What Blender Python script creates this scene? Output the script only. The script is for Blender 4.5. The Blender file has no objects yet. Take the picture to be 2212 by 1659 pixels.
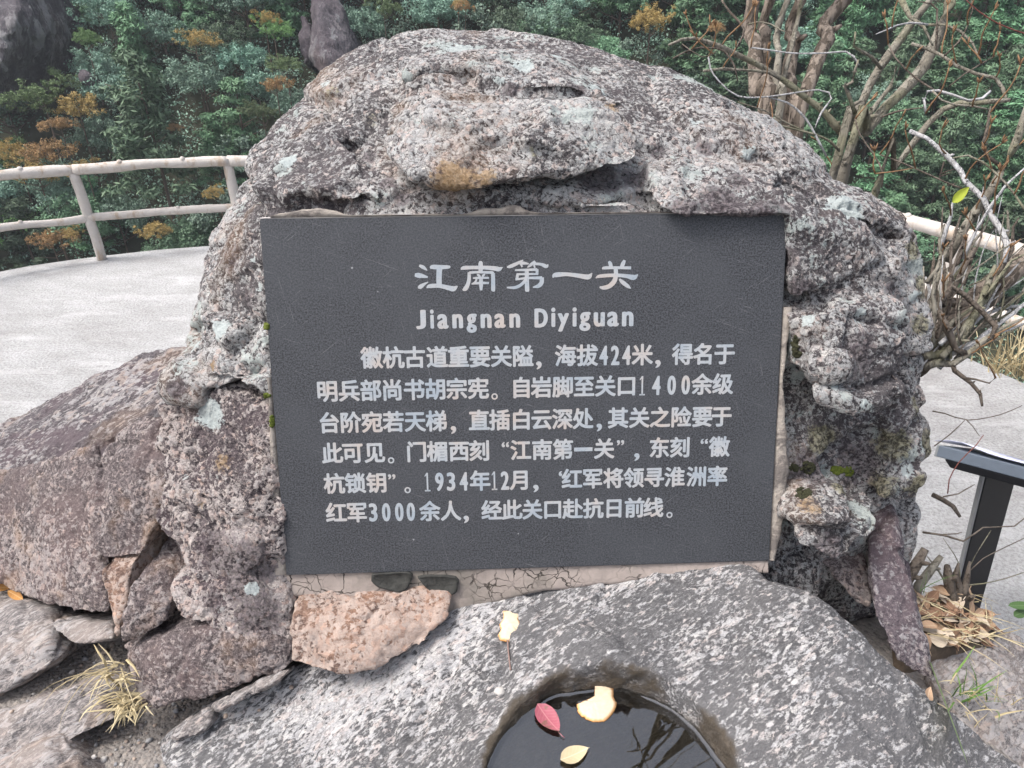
import bpy, bmesh, math, random
import numpy as np
import openvdb
from mathutils import Vector, Matrix

random.seed(7)
RNG = np.random.default_rng(11)
SC = bpy.context.scene
COL = SC.collection

# ------------------------------------------------------------------ camera
HC = 2.30                                    # eye height above the concrete platform
PITCH = math.radians(30.0)
CP, SP = math.cos(PITCH), math.sin(PITCH)
cam_d = bpy.data.cameras.new('camera'); cam = bpy.data.objects.new('camera', cam_d); COL.objects.link(cam)
cam.location = (0, 0, HC); cam.rotation_euler = (math.radians(90) - PITCH, 0, 0)
cam_d.sensor_width = 36; cam_d.lens = 24.785; cam_d.clip_start = 0.02; cam_d.clip_end = 2000
SC.camera = cam

# ------------------------------------------------------------------ light: bright overcast
SUN_EL, SUN_AZ = math.radians(60), math.radians(258)   # azimuth from +Y, clockwise: from the left
W = bpy.data.worlds.new('World'); SC.world = W; W.use_nodes = True
wn, wl = W.node_tree.nodes, W.node_tree.links
sky = wn.new('ShaderNodeTexSky'); sky.sky_type = 'NISHITA'; sky.sun_disc = False
sky.sun_elevation = SUN_EL; sky.sun_rotation = SUN_AZ
sky.air_density = 1.0; sky.dust_density = 6.0; sky.ozone_density = 1.0
hs = wn.new('ShaderNodeHueSaturation'); hs.inputs['Saturation'].default_value = 0.60
wl.new(sky.outputs[0], hs.inputs['Color']); wl.new(hs.outputs[0], wn['Background'].inputs['Color'])
wn['Background'].inputs['Strength'].default_value = 0.15
sl = bpy.data.lights.new('sun', 'SUN'); sl.energy = 1.5; sl.angle = math.radians(14); sl.color = (1.0, 0.98, 0.96)
sun = bpy.data.objects.new('sun', sl); COL.objects.link(sun)
sdir = Vector((math.sin(SUN_AZ) * math.cos(SUN_EL), math.cos(SUN_AZ) * math.cos(SUN_EL), math.sin(SUN_EL)))
sun.rotation_euler = sdir.to_track_quat('Z', 'Y').to_euler(); sun.location = (0, 0, 30)
SC.view_settings.view_transform = 'Standard'; SC.view_settings.look = 'None'
SC.view_settings.exposure = 0.93; SC.view_settings.gamma = 1.0
SC.cycles.use_denoising = True
SC.cycles.max_bounces = 6; SC.cycles.diffuse_bounces = 3; SC.cycles.transparent_max_bounces = 8

# ------------------------------------------------------------------ measuring the place
# the photograph was measured on a 2212 x 1659 copy: a sight line through (u, v) and how far along it the thing lies
FP = 1523.0
def P(u, v, t):
    x, y = (u - 1106.0) / FP, (829.5 - v) / FP
    return np.array((x * t, t * CP + y * t * SP, HC - t * SP + y * t * CP))
def PZ(u, v, z):                              # on a horizontal plane
    y = (829.5 - v) / FP
    return P(u, v, (HC - z) / (SP - y * CP))
def PY(u, v, Y):                              # on a vertical plane facing the viewer
    y = (829.5 - v) / FP
    return P(u, v, Y / (CP + y * SP))
def c2w(p):
    x, y, z = p
    return np.array((x, -z * CP + y * SP, z * SP + y * CP))
PQ_O = P(560.0, 473.3, 1.3134)                # top-left corner of the plaque
PQ_A = c2w((0.99920, 0.02008, -0.03454)); PQ_A /= np.linalg.norm(PQ_A)
PQ_B = -c2w((0.01759, -0.98334, -0.18094)); PQ_B -= PQ_A * (PQ_A @ PQ_B); PQ_B /= np.linalg.norm(PQ_B)
PQ_N = np.cross(PQ_A, PQ_B)
PQ_W, PQ_H = 1.0, 0.7096
def Q(u, v, c=0.0):                           # on the plaque's plane, c metres in front of it
    d = P(u, v, 1.0) - np.array((0, 0, HC))
    o = PQ_O + PQ_N * c - np.array((0, 0, HC))
    return np.array((0, 0, HC)) + d * ((o @ PQ_N) / (d @ PQ_N))
def pq(a, b, c=0.0):                          # plaque coordinates -> world (a right, b up from the top-left corner)
    return PQ_O + PQ_A * a + PQ_B * b + PQ_N * c
def q_ab(u, v):
    p = Q(u, v) - PQ_O
    return p @ PQ_A, p @ PQ_B

# ------------------------------------------------------------------ numpy noise
_perm = np.random.default_rng(3).permutation(256).astype(np.int32); _perm = np.concatenate([_perm, _perm, _perm])
_grad = np.random.default_rng(4).normal(size=(256, 3)).astype(np.float32); _grad /= np.linalg.norm(_grad, axis=1)[:, None]
def pnoise(p):
    p = np.asarray(p, np.float32); i = np.floor(p).astype(np.int32); f = p - i; i &= 255
    w = f * f * f * (f * (f * 6 - 15) + 10); r = np.zeros(len(p), np.float32)
    for dx in (0, 1):
        for dy in (0, 1):
            for dz in (0, 1):
                h = _perm[_perm[_perm[i[:, 0] + dx] + i[:, 1] + dy] + i[:, 2] + dz]
                g = _grad[h]
                d = g[:, 0] * (f[:, 0] - dx) + g[:, 1] * (f[:, 1] - dy) + g[:, 2] * (f[:, 2] - dz)
                wt = (w[:, 0] if dx else 1 - w[:, 0]) * (w[:, 1] if dy else 1 - w[:, 1]) * (w[:, 2] if dz else 1 - w[:, 2])
                r += wt * d
    return r
def fbm(p, scale, octaves=4, gain=0.5, ridged=False):
    p = np.asarray(p, np.float32) * scale; a, s, r = 1.0, 0.0, np.zeros(len(p), np.float32)
    for k in range(octaves):
        n = pnoise(p + 17.3 * k)
        r += a * ((0.5 - np.abs(n)) * 1.2 if ridged else n); s += a; a *= gain; p = p * 2.03
    return r / s

# ------------------------------------------------------------------ objects
def tag(o, label=None, cat=None, group=None, kind=None):
    if label: o['label'] = label
    if cat: o['category'] = cat
    if group: o['group'] = group
    if kind: o['kind'] = kind
    return o
def empty(name, loc=(0, 0, 0)):
    o = bpy.data.objects.new(name, None); COL.objects.link(o); o.location = Vector(loc); o.empty_display_size = 0.1
    return o
def link(name, me, mat=None, parent=None, smooth=True, origin=None):
    """a mesh in world coordinates becomes one object; with a parent it becomes that thing's part"""
    if mat is not None: me.materials.append(mat)
    if smooth: me.polygons.foreach_set('use_smooth', np.ones(len(me.polygons), bool))
    o = bpy.data.objects.new(name, me); COL.objects.link(o)
    if parent is not None:
        loc = world_loc(parent); me.transform(Matrix.Translation(-loc)); o.parent = parent
    elif origin is not None:
        me.transform(Matrix.Translation(-Vector(origin))); o.location = Vector(origin)
    me.update(); return o
def world_loc(o):
    l = Vector(o.location)
    while o.parent: o = o.parent; l += Vector(o.location)
    return l
def mesh(name, verts, faces):
    me = bpy.data.meshes.new(name); me.from_pydata([tuple(map(float, v)) for v in verts], [], [tuple(map(int, f)) for f in faces]); me.update()
    return me
def qmesh(name, verts, quads):
    """fast build from numpy arrays of vertices and equal-sized faces"""
    me = bpy.data.meshes.new(name); verts = np.asarray(verts, np.float32); quads = np.asarray(quads, np.int32); k = quads.shape[1]
    me.vertices.add(len(verts)); me.vertices.foreach_set('co', verts.ravel())
    me.loops.add(quads.size); me.loops.foreach_set('vertex_index', quads.ravel())
    me.polygons.add(len(quads)); me.polygons.foreach_set('loop_start', np.arange(0, quads.size, k, dtype=np.int32))
    me.update(calc_edges=True); return me
class MB:
    """collects simple shapes into one mesh"""
    def __init__(s): s.v, s.f = [], []
    def add(s, v, f):
        n = len(s.v); s.v += [tuple(map(float, p)) for p in v]; s.f += [tuple(i + n for i in q) for q in f]
    def tube(s, pts, rad, sides=8, wob=0.0, caps=True, seed=0):
        pts = [np.array(p, float) for p in pts]; n = len(pts); rr = random.Random(seed)
        up = np.array((0.13, 0.21, 0.97)); rings = []
        for i, p in enumerate(pts):
            t = pts[min(i + 1, n - 1)] - pts[max(i - 1, 0)]; t = t / (np.linalg.norm(t) + 1e-9)
            a = np.cross(up, t)
            if np.linalg.norm(a) < 0.15: a = np.cross((1, 0.3, 0), t)
            a /= np.linalg.norm(a); b = np.cross(t, a); up = np.cross(t, a) * 0 + up
            r = rad[i] if hasattr(rad, '__len__') else rad
            rings.append([p + (a * math.cos(k * 2 * math.pi / sides) + b * math.sin(k * 2 * math.pi / sides)) * r * (1 + wob * (rr.random() - 0.5) * 2) for k in range(sides)])
        v = [q for r in rings for q in r]
        f = [(i * sides + k, i * sides + (k + 1) % sides, (i + 1) * sides + (k + 1) % sides, (i + 1) * sides + k) for i in range(n - 1) for k in range(sides)]
        if caps: f += [tuple(range(sides))[::-1], tuple((n - 1) * sides + k for k in range(sides))]
        s.add(v, f)
    def box(s, c, sx, sy, sz, M=None):
        v = [Vector((x * sx / 2, y * sy / 2, z * sz / 2)) for x in (-1, 1) for y in (-1, 1) for z in (-1, 1)]
        if M is not None: v = [M @ p for p in v]
        v = [p + Vector(c) for p in v]
        s.add(v, [(0, 1, 3, 2), (4, 6, 7, 5), (0, 4, 5, 1), (2, 3, 7, 6), (0, 2, 6, 4), (1, 5, 7, 3)])
    def build(s, name, mat=None, parent=None, smooth=True, origin=None):
        return link(name, mesh(name, s.v, s.f), mat, parent, smooth, origin)
def spline(pts, step):
    """Catmull-Rom through points (any dimension), resampled"""
    p = np.array(pts, float)
    if len(p) == 2:
        n = max(2, int(np.linalg.norm((p[1] - p[0])[:3]) / step) + 1); return p[0] + (p[1] - p[0]) * np.linspace(0, 1, n)[:, None]
    e = np.vstack([2 * p[0] - p[1], p, 2 * p[-1] - p[-2]]); out = []
    for i in range(1, len(e) - 2):
        n = max(1, int(np.linalg.norm((e[i + 1] - e[i])[:3]) / step))
        for k in range(n):
            t = k / n
            out.append(0.5 * (2 * e[i] + (e[i + 1] - e[i - 1]) * t + (2 * e[i - 1] - 5 * e[i] + 4 * e[i + 1] - e[i + 2]) * t * t + (3 * e[i] - e[i - 1] - 3 * e[i + 1] + e[i + 2]) * t ** 3))
    out.append(p[-1]); return np.array(out)

# ------------------------------------------------------------------ materials
class NT:
    def __init__(s, name):
        s.m = bpy.data.materials.new(name); s.m.use_nodes = True; s.t = s.m.node_tree; s.b = s.t.nodes['Principled BSDF']; s.o = s.t.nodes['Material Output']
        s.b.inputs['Specular IOR Level'].default_value = 0.3
        tc = s.t.nodes.new('ShaderNodeTexCoord'); s.co = tc.outputs['Object']
    def n(s, typ, ins=None, **kw):
        k = s.t.nodes.new('ShaderNode' + typ)
        for a, v in kw.items(): setattr(k, a, v)
        for a, v in (ins or {}).items(): s.set(k.inputs[a], v)
        return k
    def set(s, sock, v):
        if hasattr(v, 'is_output') or isinstance(v, bpy.types.NodeSocket): s.t.links.new(v, sock)
        elif isinstance(v, (tuple, list)) and sock.type == 'RGBA' and len(v) == 3: sock.default_value = (*v, 1)
        else: sock.default_value = v
    def noise(s, scale, detail=4, rough=0.55, co=None, dist=0.0, out='Fac'):
        return s.n('TexNoise', {'Vector': co or s.co, 'Scale': scale, 'Detail': detail, 'Roughness': rough, 'Distortion': dist}).outputs[out]
    def voro(s, scale, feature='F1', co=None, rand=1.0):
        return s.n('TexVoronoi', {'Vector': co or s.co, 'Scale': scale, 'Randomness': rand}, feature=feature)
    def math(s, op, a, b=0.0, c=0.0, clamp=False):
        k = s.n('Math', {0: a, 1: b, 2: c}, operation=op); k.use_clamp = clamp; return k.outputs[0]
    def vmath(s, op, a, b):
        k = s.n('VectorMath', {0: a, 1: b}, operation=op); return k.outputs[0]
    def step(s, x, lo, hi):                   # smooth step, clamped
        k = s.n('MapRange', {0: x, 1: lo, 2: hi, 3: 0.0, 4: 1.0}, interpolation_type='SMOOTHSTEP'); return k.outputs[0]
    def mix(s, f, a, b, mode='MIX'):
        k = s.n('Mix', data_type='RGBA', blend_type=mode); s.set(k.inputs[0], f); s.set(k.inputs[6], a); s.set(k.inputs[7], b); return k.outputs[2]
    def ramp(s, x, stops):
        k = s.n('ValToRGB', {0: x}); e = k.color_ramp.elements
        while len(e) < len(stops): e.new(0.5)
        for el, (p, c) in zip(e, stops): el.position = p; el.color = (*c, 1)
        return k.outputs[0]
    def mapping(s, scale=(1, 1, 1), rot=(0, 0, 0), co=None):
        return s.n('Mapping', {'Vector': co or s.co, 'Scale': scale, 'Rotation': rot}).outputs[0]
    def attr(s, name, out='Color'): return s.n('Attribute', attribute_name=name).outputs[out]
    def bump(s, h, strength=0.5, dist=0.01):
        s.set(s.b.inputs['Normal'], s.n('Bump', {'Height': h, 'Strength': strength, 'Distance': dist}).outputs[0])
    def disp(s, h, scale, mid=0.5):
        s.set(s.o.inputs['Displacement'], s.n('Displacement', {'Height': h, 'Scale': scale, 'Midlevel': mid}).outputs[0]); s.m.displacement_method = 'BOTH'
    def done(s, col, rough=0.8, **kw):
        s.set(s.b.inputs['Base Color'], col); s.set(s.b.inputs['Roughness'], rough)
        for a, v in kw.items(): s.set(s.b.inputs[a], v)
        return s.m

def plain(name, col, rough=0.7, var=0.15, scale=30.0, bump=0.0, metal=0.0):
    t = NT(name); f = t.noise(scale, 5)
    c = t.mix(f, tuple(x * (1 - var) for x in col), tuple(min(1, x * (1 + var)) for x in col))
    if bump: t.bump(t.noise(scale * 2, 6), bump, 0.003)
    return t.done(c, rough, Metallic=metal)

def rock_mat(name, grain=85.0, light=((0.50, 0.40, 0.36), (0.42, 0.42, 0.43), (0.55, 0.52, 0.49)), dark=(0.030, 0.026, 0.030), mid=(0.13, 0.11, 0.118),
             cover=0.5, patch=2.5, stain=(0.10, 0.07, 0.08), stain_amt=0.5, lichen=0.0, rust=0.0, stretch=(1, 1, 1), rot=(0, 0, 0),
             disp=0.012, gdisp=0.35, white=0.0, rough=0.88, spots=False, contrast=1.0, pmax=1.0, lines=0.55):
    """coarse crystalline rock: pale crystals in a dark weathered matrix, stains, rust and lichen patches"""
    t = NT(name)
    co = t.mapping(stretch, (0, 0, 0), t.mapping((1, 1, 1), rot))
    warp = t.noise(11.0, 2, co=co, out='Color')
    cw = t.vmath('ADD', co, t.vmath('MULTIPLY', warp, (0.022, 0.022, 0.022)))
    chips = t.noise(grain, 5, 0.68, co=cw, dist=0.0); fine = t.noise(grain * 3.1, 3, 0.7, co=co)
    v1 = t.voro(grain * 0.85, 'F1', t.vmath('ADD', cw, t.vmath('MULTIPLY', t.noise(grain * 0.9, 2, co=co, out='Color'), (0.014, 0.014, 0.014))))
    rnd = t.n('SeparateColor', {0: v1.outputs['Color']})
    big = t.noise(patch, 5, 0.62, co=cw); med = t.noise(grain * 0.22, 3, 0.6, co=cw)
    # where crystals show pale through the dark weathered matrix
    s = t.math('ADD', chips, t.math('MULTIPLY', rnd.outputs[0], 0.20)); s = t.math('ADD', s, t.math('MULTIPLY', big, 0.85)); s = t.math('ADD', s, t.math('MULTIPLY', med, 0.35)); s = t.math('ADD', s, t.math('MULTIPLY', fine, 0.16))
    th = 1.28 + (0.5 - cover) * 0.55
    pale = t.step(s, th - 0.045 / contrast, th + 0.055 / contrast)
    eg = t.voro(grain * 0.62, 'DISTANCE_TO_EDGE', t.vmath('ADD', cw, t.vmath('MULTIPLY', t.noise(grain * 0.7, 3, co=co, out='Color'), (0.020, 0.020, 0.020)))).outputs['Distance']
    line = t.math('MULTIPLY', t.math('SUBTRACT', 1.0, t.step(eg, 0.0, 0.10)), t.math('MULTIPLY', t.step(med, 0.40, 0.55), lines))
    pale = t.math('MULTIPLY', pale, t.math('SUBTRACT', 1.0, line))
    if pmax < 1: pale = t.math('MULTIPLY', pale, pmax)
    lc = t.ramp(rnd.outputs[1], [(0.0, light[0]), (0.35, light[1]), (0.65, light[1]), (1.0, light[2])])
    lc = t.mix(t.math('MULTIPLY', t.step(t.math('ADD', fine, t.math('MULTIPLY', rnd.outputs[2], 0.2)), 0.50, 0.78), 0.55), lc, tuple(x * 1.1 for x in mid))
    mcol = t.mix(t.step(t.math('ADD', t.math('MULTIPLY', chips, 0.5), t.math('MULTIPLY', fine, 0.5)), 0.40, 0.60), dark, mid)
    mcol = t.mix(t.math('MULTIPLY', t.step(t.noise(patch * 1.7, 3, co=t.vmath('ADD', co, (3.1, 1.7, 5.2))), 0.42, 0.62), stain_amt), mcol, stain)
    col = t.mix(pale, mcol, lc)
    if rust > 0:
        rf = t.math('MULTIPLY', t.step(t.noise(patch * 1.3, 4, 0.6, co=t.vmath('ADD', cw, (8.3, 2.2, 1.1))), 0.54, 0.70), rust)
        col = t.mix(rf, col, t.mix(chips, (0.12, 0.055, 0.025), (0.42, 0.27, 0.15)))
    if lichen > 0:
        ln = t.noise(patch * 3.6, 4, 0.65, co=t.vmath('ADD', cw, (1.3, 7.7, 4.4)))
        lf = t.step(t.math('ADD', t.math('ADD', ln, t.math('MULTIPLY', chips, 0.30)), t.math('MULTIPLY', fine, 0.2)), 0.98 - lichen * 0.16, 1.02 - lichen * 0.16)
        col = t.mix(t.math('MULTIPLY', lf, 0.8), col, t.mix(fine, (0.20, 0.24, 0.23), (0.52, 0.56, 0.54)))
    if white > 0:                              # round crustose lichen spots
        vs = t.voro(11.0, 'F1', cw); sp = t.n('SeparateColor', {0: vs.outputs['Color']})
        rad = t.math('MULTIPLY', t.math('SUBTRACT', sp.outputs[0], 1 - white), 0.9)
        wf = t.math('LESS_THAN', t.math('ADD', vs.outputs['Distance'], t.math('MULTIPLY', chips, 0.30)), t.math('ADD', rad, 0.13))
        col = t.mix(t.math('MULTIPLY', wf, 0.85), col, t.mix(fine, (0.36, 0.39, 0.38), (0.62, 0.64, 0.62)))
    if spots:                                  # patches with a place of their own: pale lichen, ochre, dark purple weathering and painted crease shade
        sc_ = t.n('SeparateColor', {0: t.attr('patches')}); rag = t.math('ADD', t.math('MULTIPLY', t.math('SUBTRACT', med, 0.5), 0.9), t.math('MULTIPLY', t.math('SUBTRACT', chips, 0.5), 1.3))
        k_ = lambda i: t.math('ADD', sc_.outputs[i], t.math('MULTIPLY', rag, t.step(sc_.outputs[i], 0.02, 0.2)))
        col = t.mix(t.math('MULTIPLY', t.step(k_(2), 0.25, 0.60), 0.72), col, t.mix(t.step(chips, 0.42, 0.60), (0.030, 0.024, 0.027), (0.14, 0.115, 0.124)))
        ol = t.attr('patches', 'Alpha'); ol = t.math('ADD', ol, t.math('MULTIPLY', rag, t.step(ol, 0.02, 0.2)))
        col = t.mix(t.math('MULTIPLY', t.step(ol, 0.25, 0.60), 0.72), col, t.mix(t.step(chips, 0.40, 0.62), (0.035, 0.032, 0.018), (0.27, 0.25, 0.15)))
        col = t.mix(t.math('MULTIPLY', t.step(k_(1), 0.30, 0.60), 0.75), col, t.mix(chips, (0.10, 0.055, 0.025), (0.46, 0.32, 0.17)))
        col = t.mix(t.math('MULTIPLY', t.step(k_(0), 0.38, 0.52), 0.85), col, t.mix(fine, (0.26, 0.31, 0.31), (0.56, 0.60, 0.59)))
    h = t.math('ADD', t.math('MULTIPLY', t.noise(20.0, 5, 0.60, co=cw), 0.9), t.math('MULTIPLY', pale, gdisp * 0.30))
    h = t.math('ADD', h, t.math('MULTIPLY', chips, gdisp * 1.6))
    h = t.math('SUBTRACT', h, t.math('MULTIPLY', v1.outputs['Distance'], gdisp * 0.30)); h = t.math('ADD', h, t.math('MULTIPLY', fine, gdisp * 0.35))
    t.disp(h, disp, 0.45 + gdisp * 1.0)
    return t.done(col, rough)

# ------------------------------------------------------------------ rocks as solids (signed distance), then meshed
def hull_planes(pts):
    bm = bmesh.new()
    for p in pts: bm.verts.new(tuple(p))
    bmesh.ops.convex_hull(bm, input=bm.verts); bm.normal_update()
    c = np.mean(np.array(pts), axis=0); out = {}
    for f in bm.faces:
        n = np.array(f.normal); d = float(n @ np.array(f.verts[0].co))
        if n @ c > d: n, d = -n, -d
        out[tuple(np.round(n, 2)) + (round(d, 2),)] = (n, d)
    bm.free(); return list(out.values())
def facets(p, scale, seed=0, stretch=(1, 1, 1), crack=0.3):
    """broken-stone relief: random cells, each with its own tilted plane; returns (height, crack mask)"""
    q = (np.asarray(p, np.float32) * np.array(stretch, np.float32)) * scale; i0 = np.floor(q).astype(np.int32)
    d1 = np.full(len(q), 9.0, np.float32); d2 = d1.copy(); bh = np.zeros(len(q), np.float32); bid = np.zeros(len(q), np.int32)
    for dx in (-1, 0, 1):
        for dy in (-1, 0, 1):
            for dz in (-1, 0, 1):
                c = i0 + (dx, dy, dz); e = c & 255; h = _perm[_perm[_perm[e[:, 0]] + e[:, 1]] + e[:, 2] + int(seed) % 250]
                g = _grad[h]; f = q - (c + 0.5 + g[:, [1, 2, 0]] * 0.45); d = np.einsum('ij,ij->i', f, f)
                hh = np.einsum('ij,ij->i', f, g) * 0.9 + (h / 255.0 - 0.5) * 0.7
                n1 = d < d1; d2 = np.where(n1, d1, np.minimum(d2, d)); bh = np.where(n1, hh, bh); bid = np.where(n1, h, bid); d1 = np.where(n1, d, d1)
    gap = np.sqrt(d2) - np.sqrt(d1); return np.clip(bh, -.8, .8), np.clip(1 - gap / 0.16, 0, 1) * (bid % 10 < crack * 10)
class Solid:
    def __init__(s, lo, hi, vox):
        s.lo = np.array(lo, float) - 3 * vox; s.vox = vox
        s.n = np.ceil((np.array(hi) - s.lo) / vox).astype(int) + 4
        ax = [(s.lo[i] + vox * np.arange(s.n[i])).astype(np.float32) for i in range(3)]
        s.X, s.Y, s.Z = ax[0][:, None, None], ax[1][None, :, None], ax[2][None, None, :]
        s.d = np.full(tuple(s.n), 1.0, np.float32)
    def hull(s, pts, k=0.03):
        r = None
        for n, d in hull_planes(pts):
            f = np.float32(n[0]) * s.X + np.float32(n[1]) * s.Y + np.float32(n[2]) * s.Z - np.float32(d)
            if r is None: r = f
            else:
                if k > 0: h = np.maximum(k - np.abs(r - f), 0) / k; r = np.maximum(r, f) + h * h * (k * 0.25)
                else: r = np.maximum(r, f)
        return r
    def union(s, f, k=0.015):
        h = np.maximum(k - np.abs(s.d - f), 0) / k; s.d = np.minimum(s.d, f) - h * h * (k * 0.25)
    def cut(s, f, k=0.012):
        f = -f; h = np.maximum(k - np.abs(s.d - f), 0) / k; s.d = np.maximum(s.d, f) + h * h * (k * 0.25)
    def crack(s, pts, r, k=0.012):
        """a groove along a polyline"""
        pts = [np.array(p) for p in pts]; best = None
        lo = np.min(pts, axis=0) - 6 * r - 0.03; hi = np.max(pts, axis=0) + 6 * r + 0.03
        i0 = np.clip(((lo - s.lo) / s.vox).astype(int), 0, s.n); i1 = np.clip(((hi - s.lo) / s.vox).astype(int) + 1, 0, s.n)
        sx, sy, sz = (slice(a, b) for a, b in zip(i0, i1)); X, Y, Z = s.X[sx], s.Y[:, sy], s.Z[:, :, sz]
        for a, b in zip(pts[:-1], pts[1:]):
            ab = b - a; L = ab @ ab + 1e-9
            t = np.clip(((X - a[0]) * ab[0] + (Y - a[1]) * ab[1] + (Z - a[2]) * ab[2]) / L, 0, 1)
            dd = np.sqrt((X - a[0] - t * ab[0]) ** 2 + (Y - a[1] - t * ab[1]) ** 2 + (Z - a[2] - t * ab[2]) ** 2) - r
            best = dd if best is None else np.minimum(best, dd)
        f = -best; d = s.d[sx, sy, sz]; h = np.maximum(k - np.abs(d - f), 0) / k
        s.d[sx, sy, sz] = np.maximum(d, f) + h * h * (k * 0.25)
    def build(s, name, amp=(0.020, 0.010, 0.004), freq=(3.0, 9.0, 30.0), hold=None, seed=0.0, calm=None, facet=((6.5, 0.030), (17.0, 0.013)), fst=(1, 1, 1), crack=0.012, strata=0.0, sdir=(0.2, 0.5, 0.85)):
        g = openvdb.FloatGrid(1.0); g.copyFromArray(np.clip(s.d, -0.2, 0.2).astype(np.float64))
        g.transform = openvdb.createLinearTransform(voxelSize=1.0)
        pts, quads = g.convertToQuads(isovalue=0.0)
        pts = np.asarray(pts, np.float32) * s.vox + s.lo.astype(np.float32)
        me = qmesh(name, pts, quads)
        nrm = np.empty(len(pts) * 3, np.float32); me.vertices.foreach_get('normal', nrm); nrm = nrm.reshape(-1, 3)
        q = pts + seed
        d = amp[0] * 1.6 * fbm(q, freq[0], 3) + amp[1] * 1.6 * fbm(q, freq[1], 4, ridged=False) - amp[1] * 0.8 * (fbm(q + 5, freq[1] * 0.8, 3, ridged=True) - 0.25) + amp[2] * 1.6 * fbm(q, freq[2], 2)
        qw = q + 0.030 * np.stack([fbm(q + 9 * j, 7.0, 3) for j in range(3)], 1)
        for j, (fs_, fa_) in enumerate(facet):
            fh, ck_ = facets(qw, fs_, seed * 7 + j * 31, fst); d = d + fa_ * fh - (crack if j == 0 else crack * 0.4) * ck_
        if calm is not None: d = d * calm(pts)
        if strata > 0:
            sd = np.array(sdir); sd = sd / np.linalg.norm(sd)
            ph = (q @ sd) * 1.0 + 0.02 * fbm(q, 4.0, 3)
            st = np.abs(((ph * 26) % 1.0) - 0.5) * 2; d = d - strata * np.clip(st - 0.55, 0, 1) * (0.6 + pnoise(q * 7))
        if hold is not None: d = d * hold(pts)
        # follow the outward side of the surface
        c = pts.mean(axis=0)
        if np.mean(np.einsum('ij,ij->i', nrm, pts - c)) < 0: me.flip_normals(); nrm = -nrm
        pts = pts + nrm * d[:, None]
        me.vertices.foreach_set('co', pts.ravel()); me.update()
        return me
def subsurf(o, lv=1):
    m = o.modifiers.new('subdivision', 'SUBSURF'); m.levels = 0; m.render_levels = lv; return o
def block_pts(front, back=(0.0, 0.35, -0.08), shrink=0.9):
    """front corners (u, v, distance) or ready points; the rock reaches back from them"""
    f = [P(*p) if abs(p[1]) > 5 else np.array(p) for p in front]
    c = np.mean(f, axis=0)
    return f + [c + (p - c) * shrink + np.array(back) for p in f]
def rock(name, blocks, mat, label, cat='rock', group=None, facet=((8.0, 0.009), (20.0, 0.004)), fst=(1, 1, 1), crack=0.007, vox=0.008, amp=(0.012, 0.007, 0.003), k=0.02, cracks=(), lv=1, seed=0.0, strata=0.0, sdir=(0.2, 0.5, 0.85)):
    allp = np.vstack([np.array(b) for b in blocks])
    amp = tuple(a_ * 0.6 for a_ in amp); S = Solid(allp.min(axis=0) - 0.04, allp.max(axis=0) + 0.04, vox)
    for b in blocks: S.union(S.hull(b, k * 0.7), 0.008)
    for pts, r in cracks: S.crack(pts, r)
    me = S.build(name, amp, seed=seed, strata=strata, sdir=sdir, facet=facet, fst=fst, crack=crack)
    lo, hi = allp.min(axis=0), allp.max(axis=0)
    o = link(name, me, mat, None, True, ((lo[0] + hi[0]) / 2, (lo[1] + hi[1]) / 2, lo[2]))
    subsurf(o, lv); tag(o, label, cat, group); return o

def paint(o, spots):
    """patches on a rock: (u, v, radius in photo pixels, channel 0 pale lichen / 1 ochre / 2 dark, strength)"""
    me = o.data; n = len(me.vertices); co = np.empty(n * 3, np.float32); me.vertices.foreach_get('co', co); co = co.reshape(-1, 3) + np.array(o.location, np.float32)
    att = np.zeros((n, 4), np.float32); cam_p = np.array((0, 0, HC)); d = co - cam_p; dist = np.linalg.norm(d, axis=1); d /= dist[:, None]
    for u, v, r, ch, st in spots:
        ry = P(u, v, 1.0) - cam_p; ry /= np.linalg.norm(ry); cosang = d @ ry; near = cosang > math.cos(4.0 / FP)
        if not near.any(): near = cosang > math.cos(14.0 / FP)
        if not near.any(): continue
        t0 = dist[near].min(); c = cam_p + ry * t0; rr = r / FP * t0; q = np.linalg.norm(co - c, axis=1) / rr
        att[:, ch] = np.maximum(att[:, ch], st * np.clip(1.25 - q, 0, 1))
    a = me.color_attributes.new('patches', 'FLOAT_COLOR', 'POINT'); a.data.foreach_set('color', att.ravel())

# ------------------------------------------------------------------ the setting: platform and ground
def concrete_mat():
    t = NT('pale_concrete')
    big = t.noise(0.9, 5, 0.6); fine = t.noise(60, 6, 0.75); st = t.noise(3.0, 5, 0.6, co=t.mapping((1, 2.2, 1)))
    c = t.ramp(t.math('ADD', t.math('MULTIPLY', big, 0.55), t.math('MULTIPLY', st, 0.45)), [(0.30, (0.32, 0.31, 0.305)), (0.50, (0.46, 0.46, 0.46)), (0.70, (0.62, 0.62, 0.63))])
    c = t.mix(t.math('MULTIPLY', t.step(fine, 0.44, 0.60), 0.55), c, (0.20, 0.19, 0.18)); c = t.mix(t.math('MULTIPLY', t.step(t.noise(1.6, 6, 0.7, co=t.mapping((1, 2.6, 1))), 0.54, 0.62), 0.35), c, (0.62, 0.62, 0.62)); c = t.mix(t.math('MULTIPLY', t.step(t.noise(0.8, 6, 0.7, co=t.vmath('ADD', t.co, (5, 9, 2))), 0.56, 0.66), 0.35), c, (0.22, 0.21, 0.195))
    sp = t.voro(55.0); r = t.n('SeparateColor', {0: sp.outputs['Color']})
    c = t.mix(t.math('MULTIPLY', t.math('LESS_THAN', t.math('ADD', sp.outputs['Distance'], t.math('MULTIPLY', r.outputs[0], 0.8)), 0.22), 0.5), c, (0.75, 0.74, 0.72))
    t.bump(t.math('ADD', fine, t.noise(14, 5)), 0.9, 0.02)
    return t.done(c, 0.85)
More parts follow.
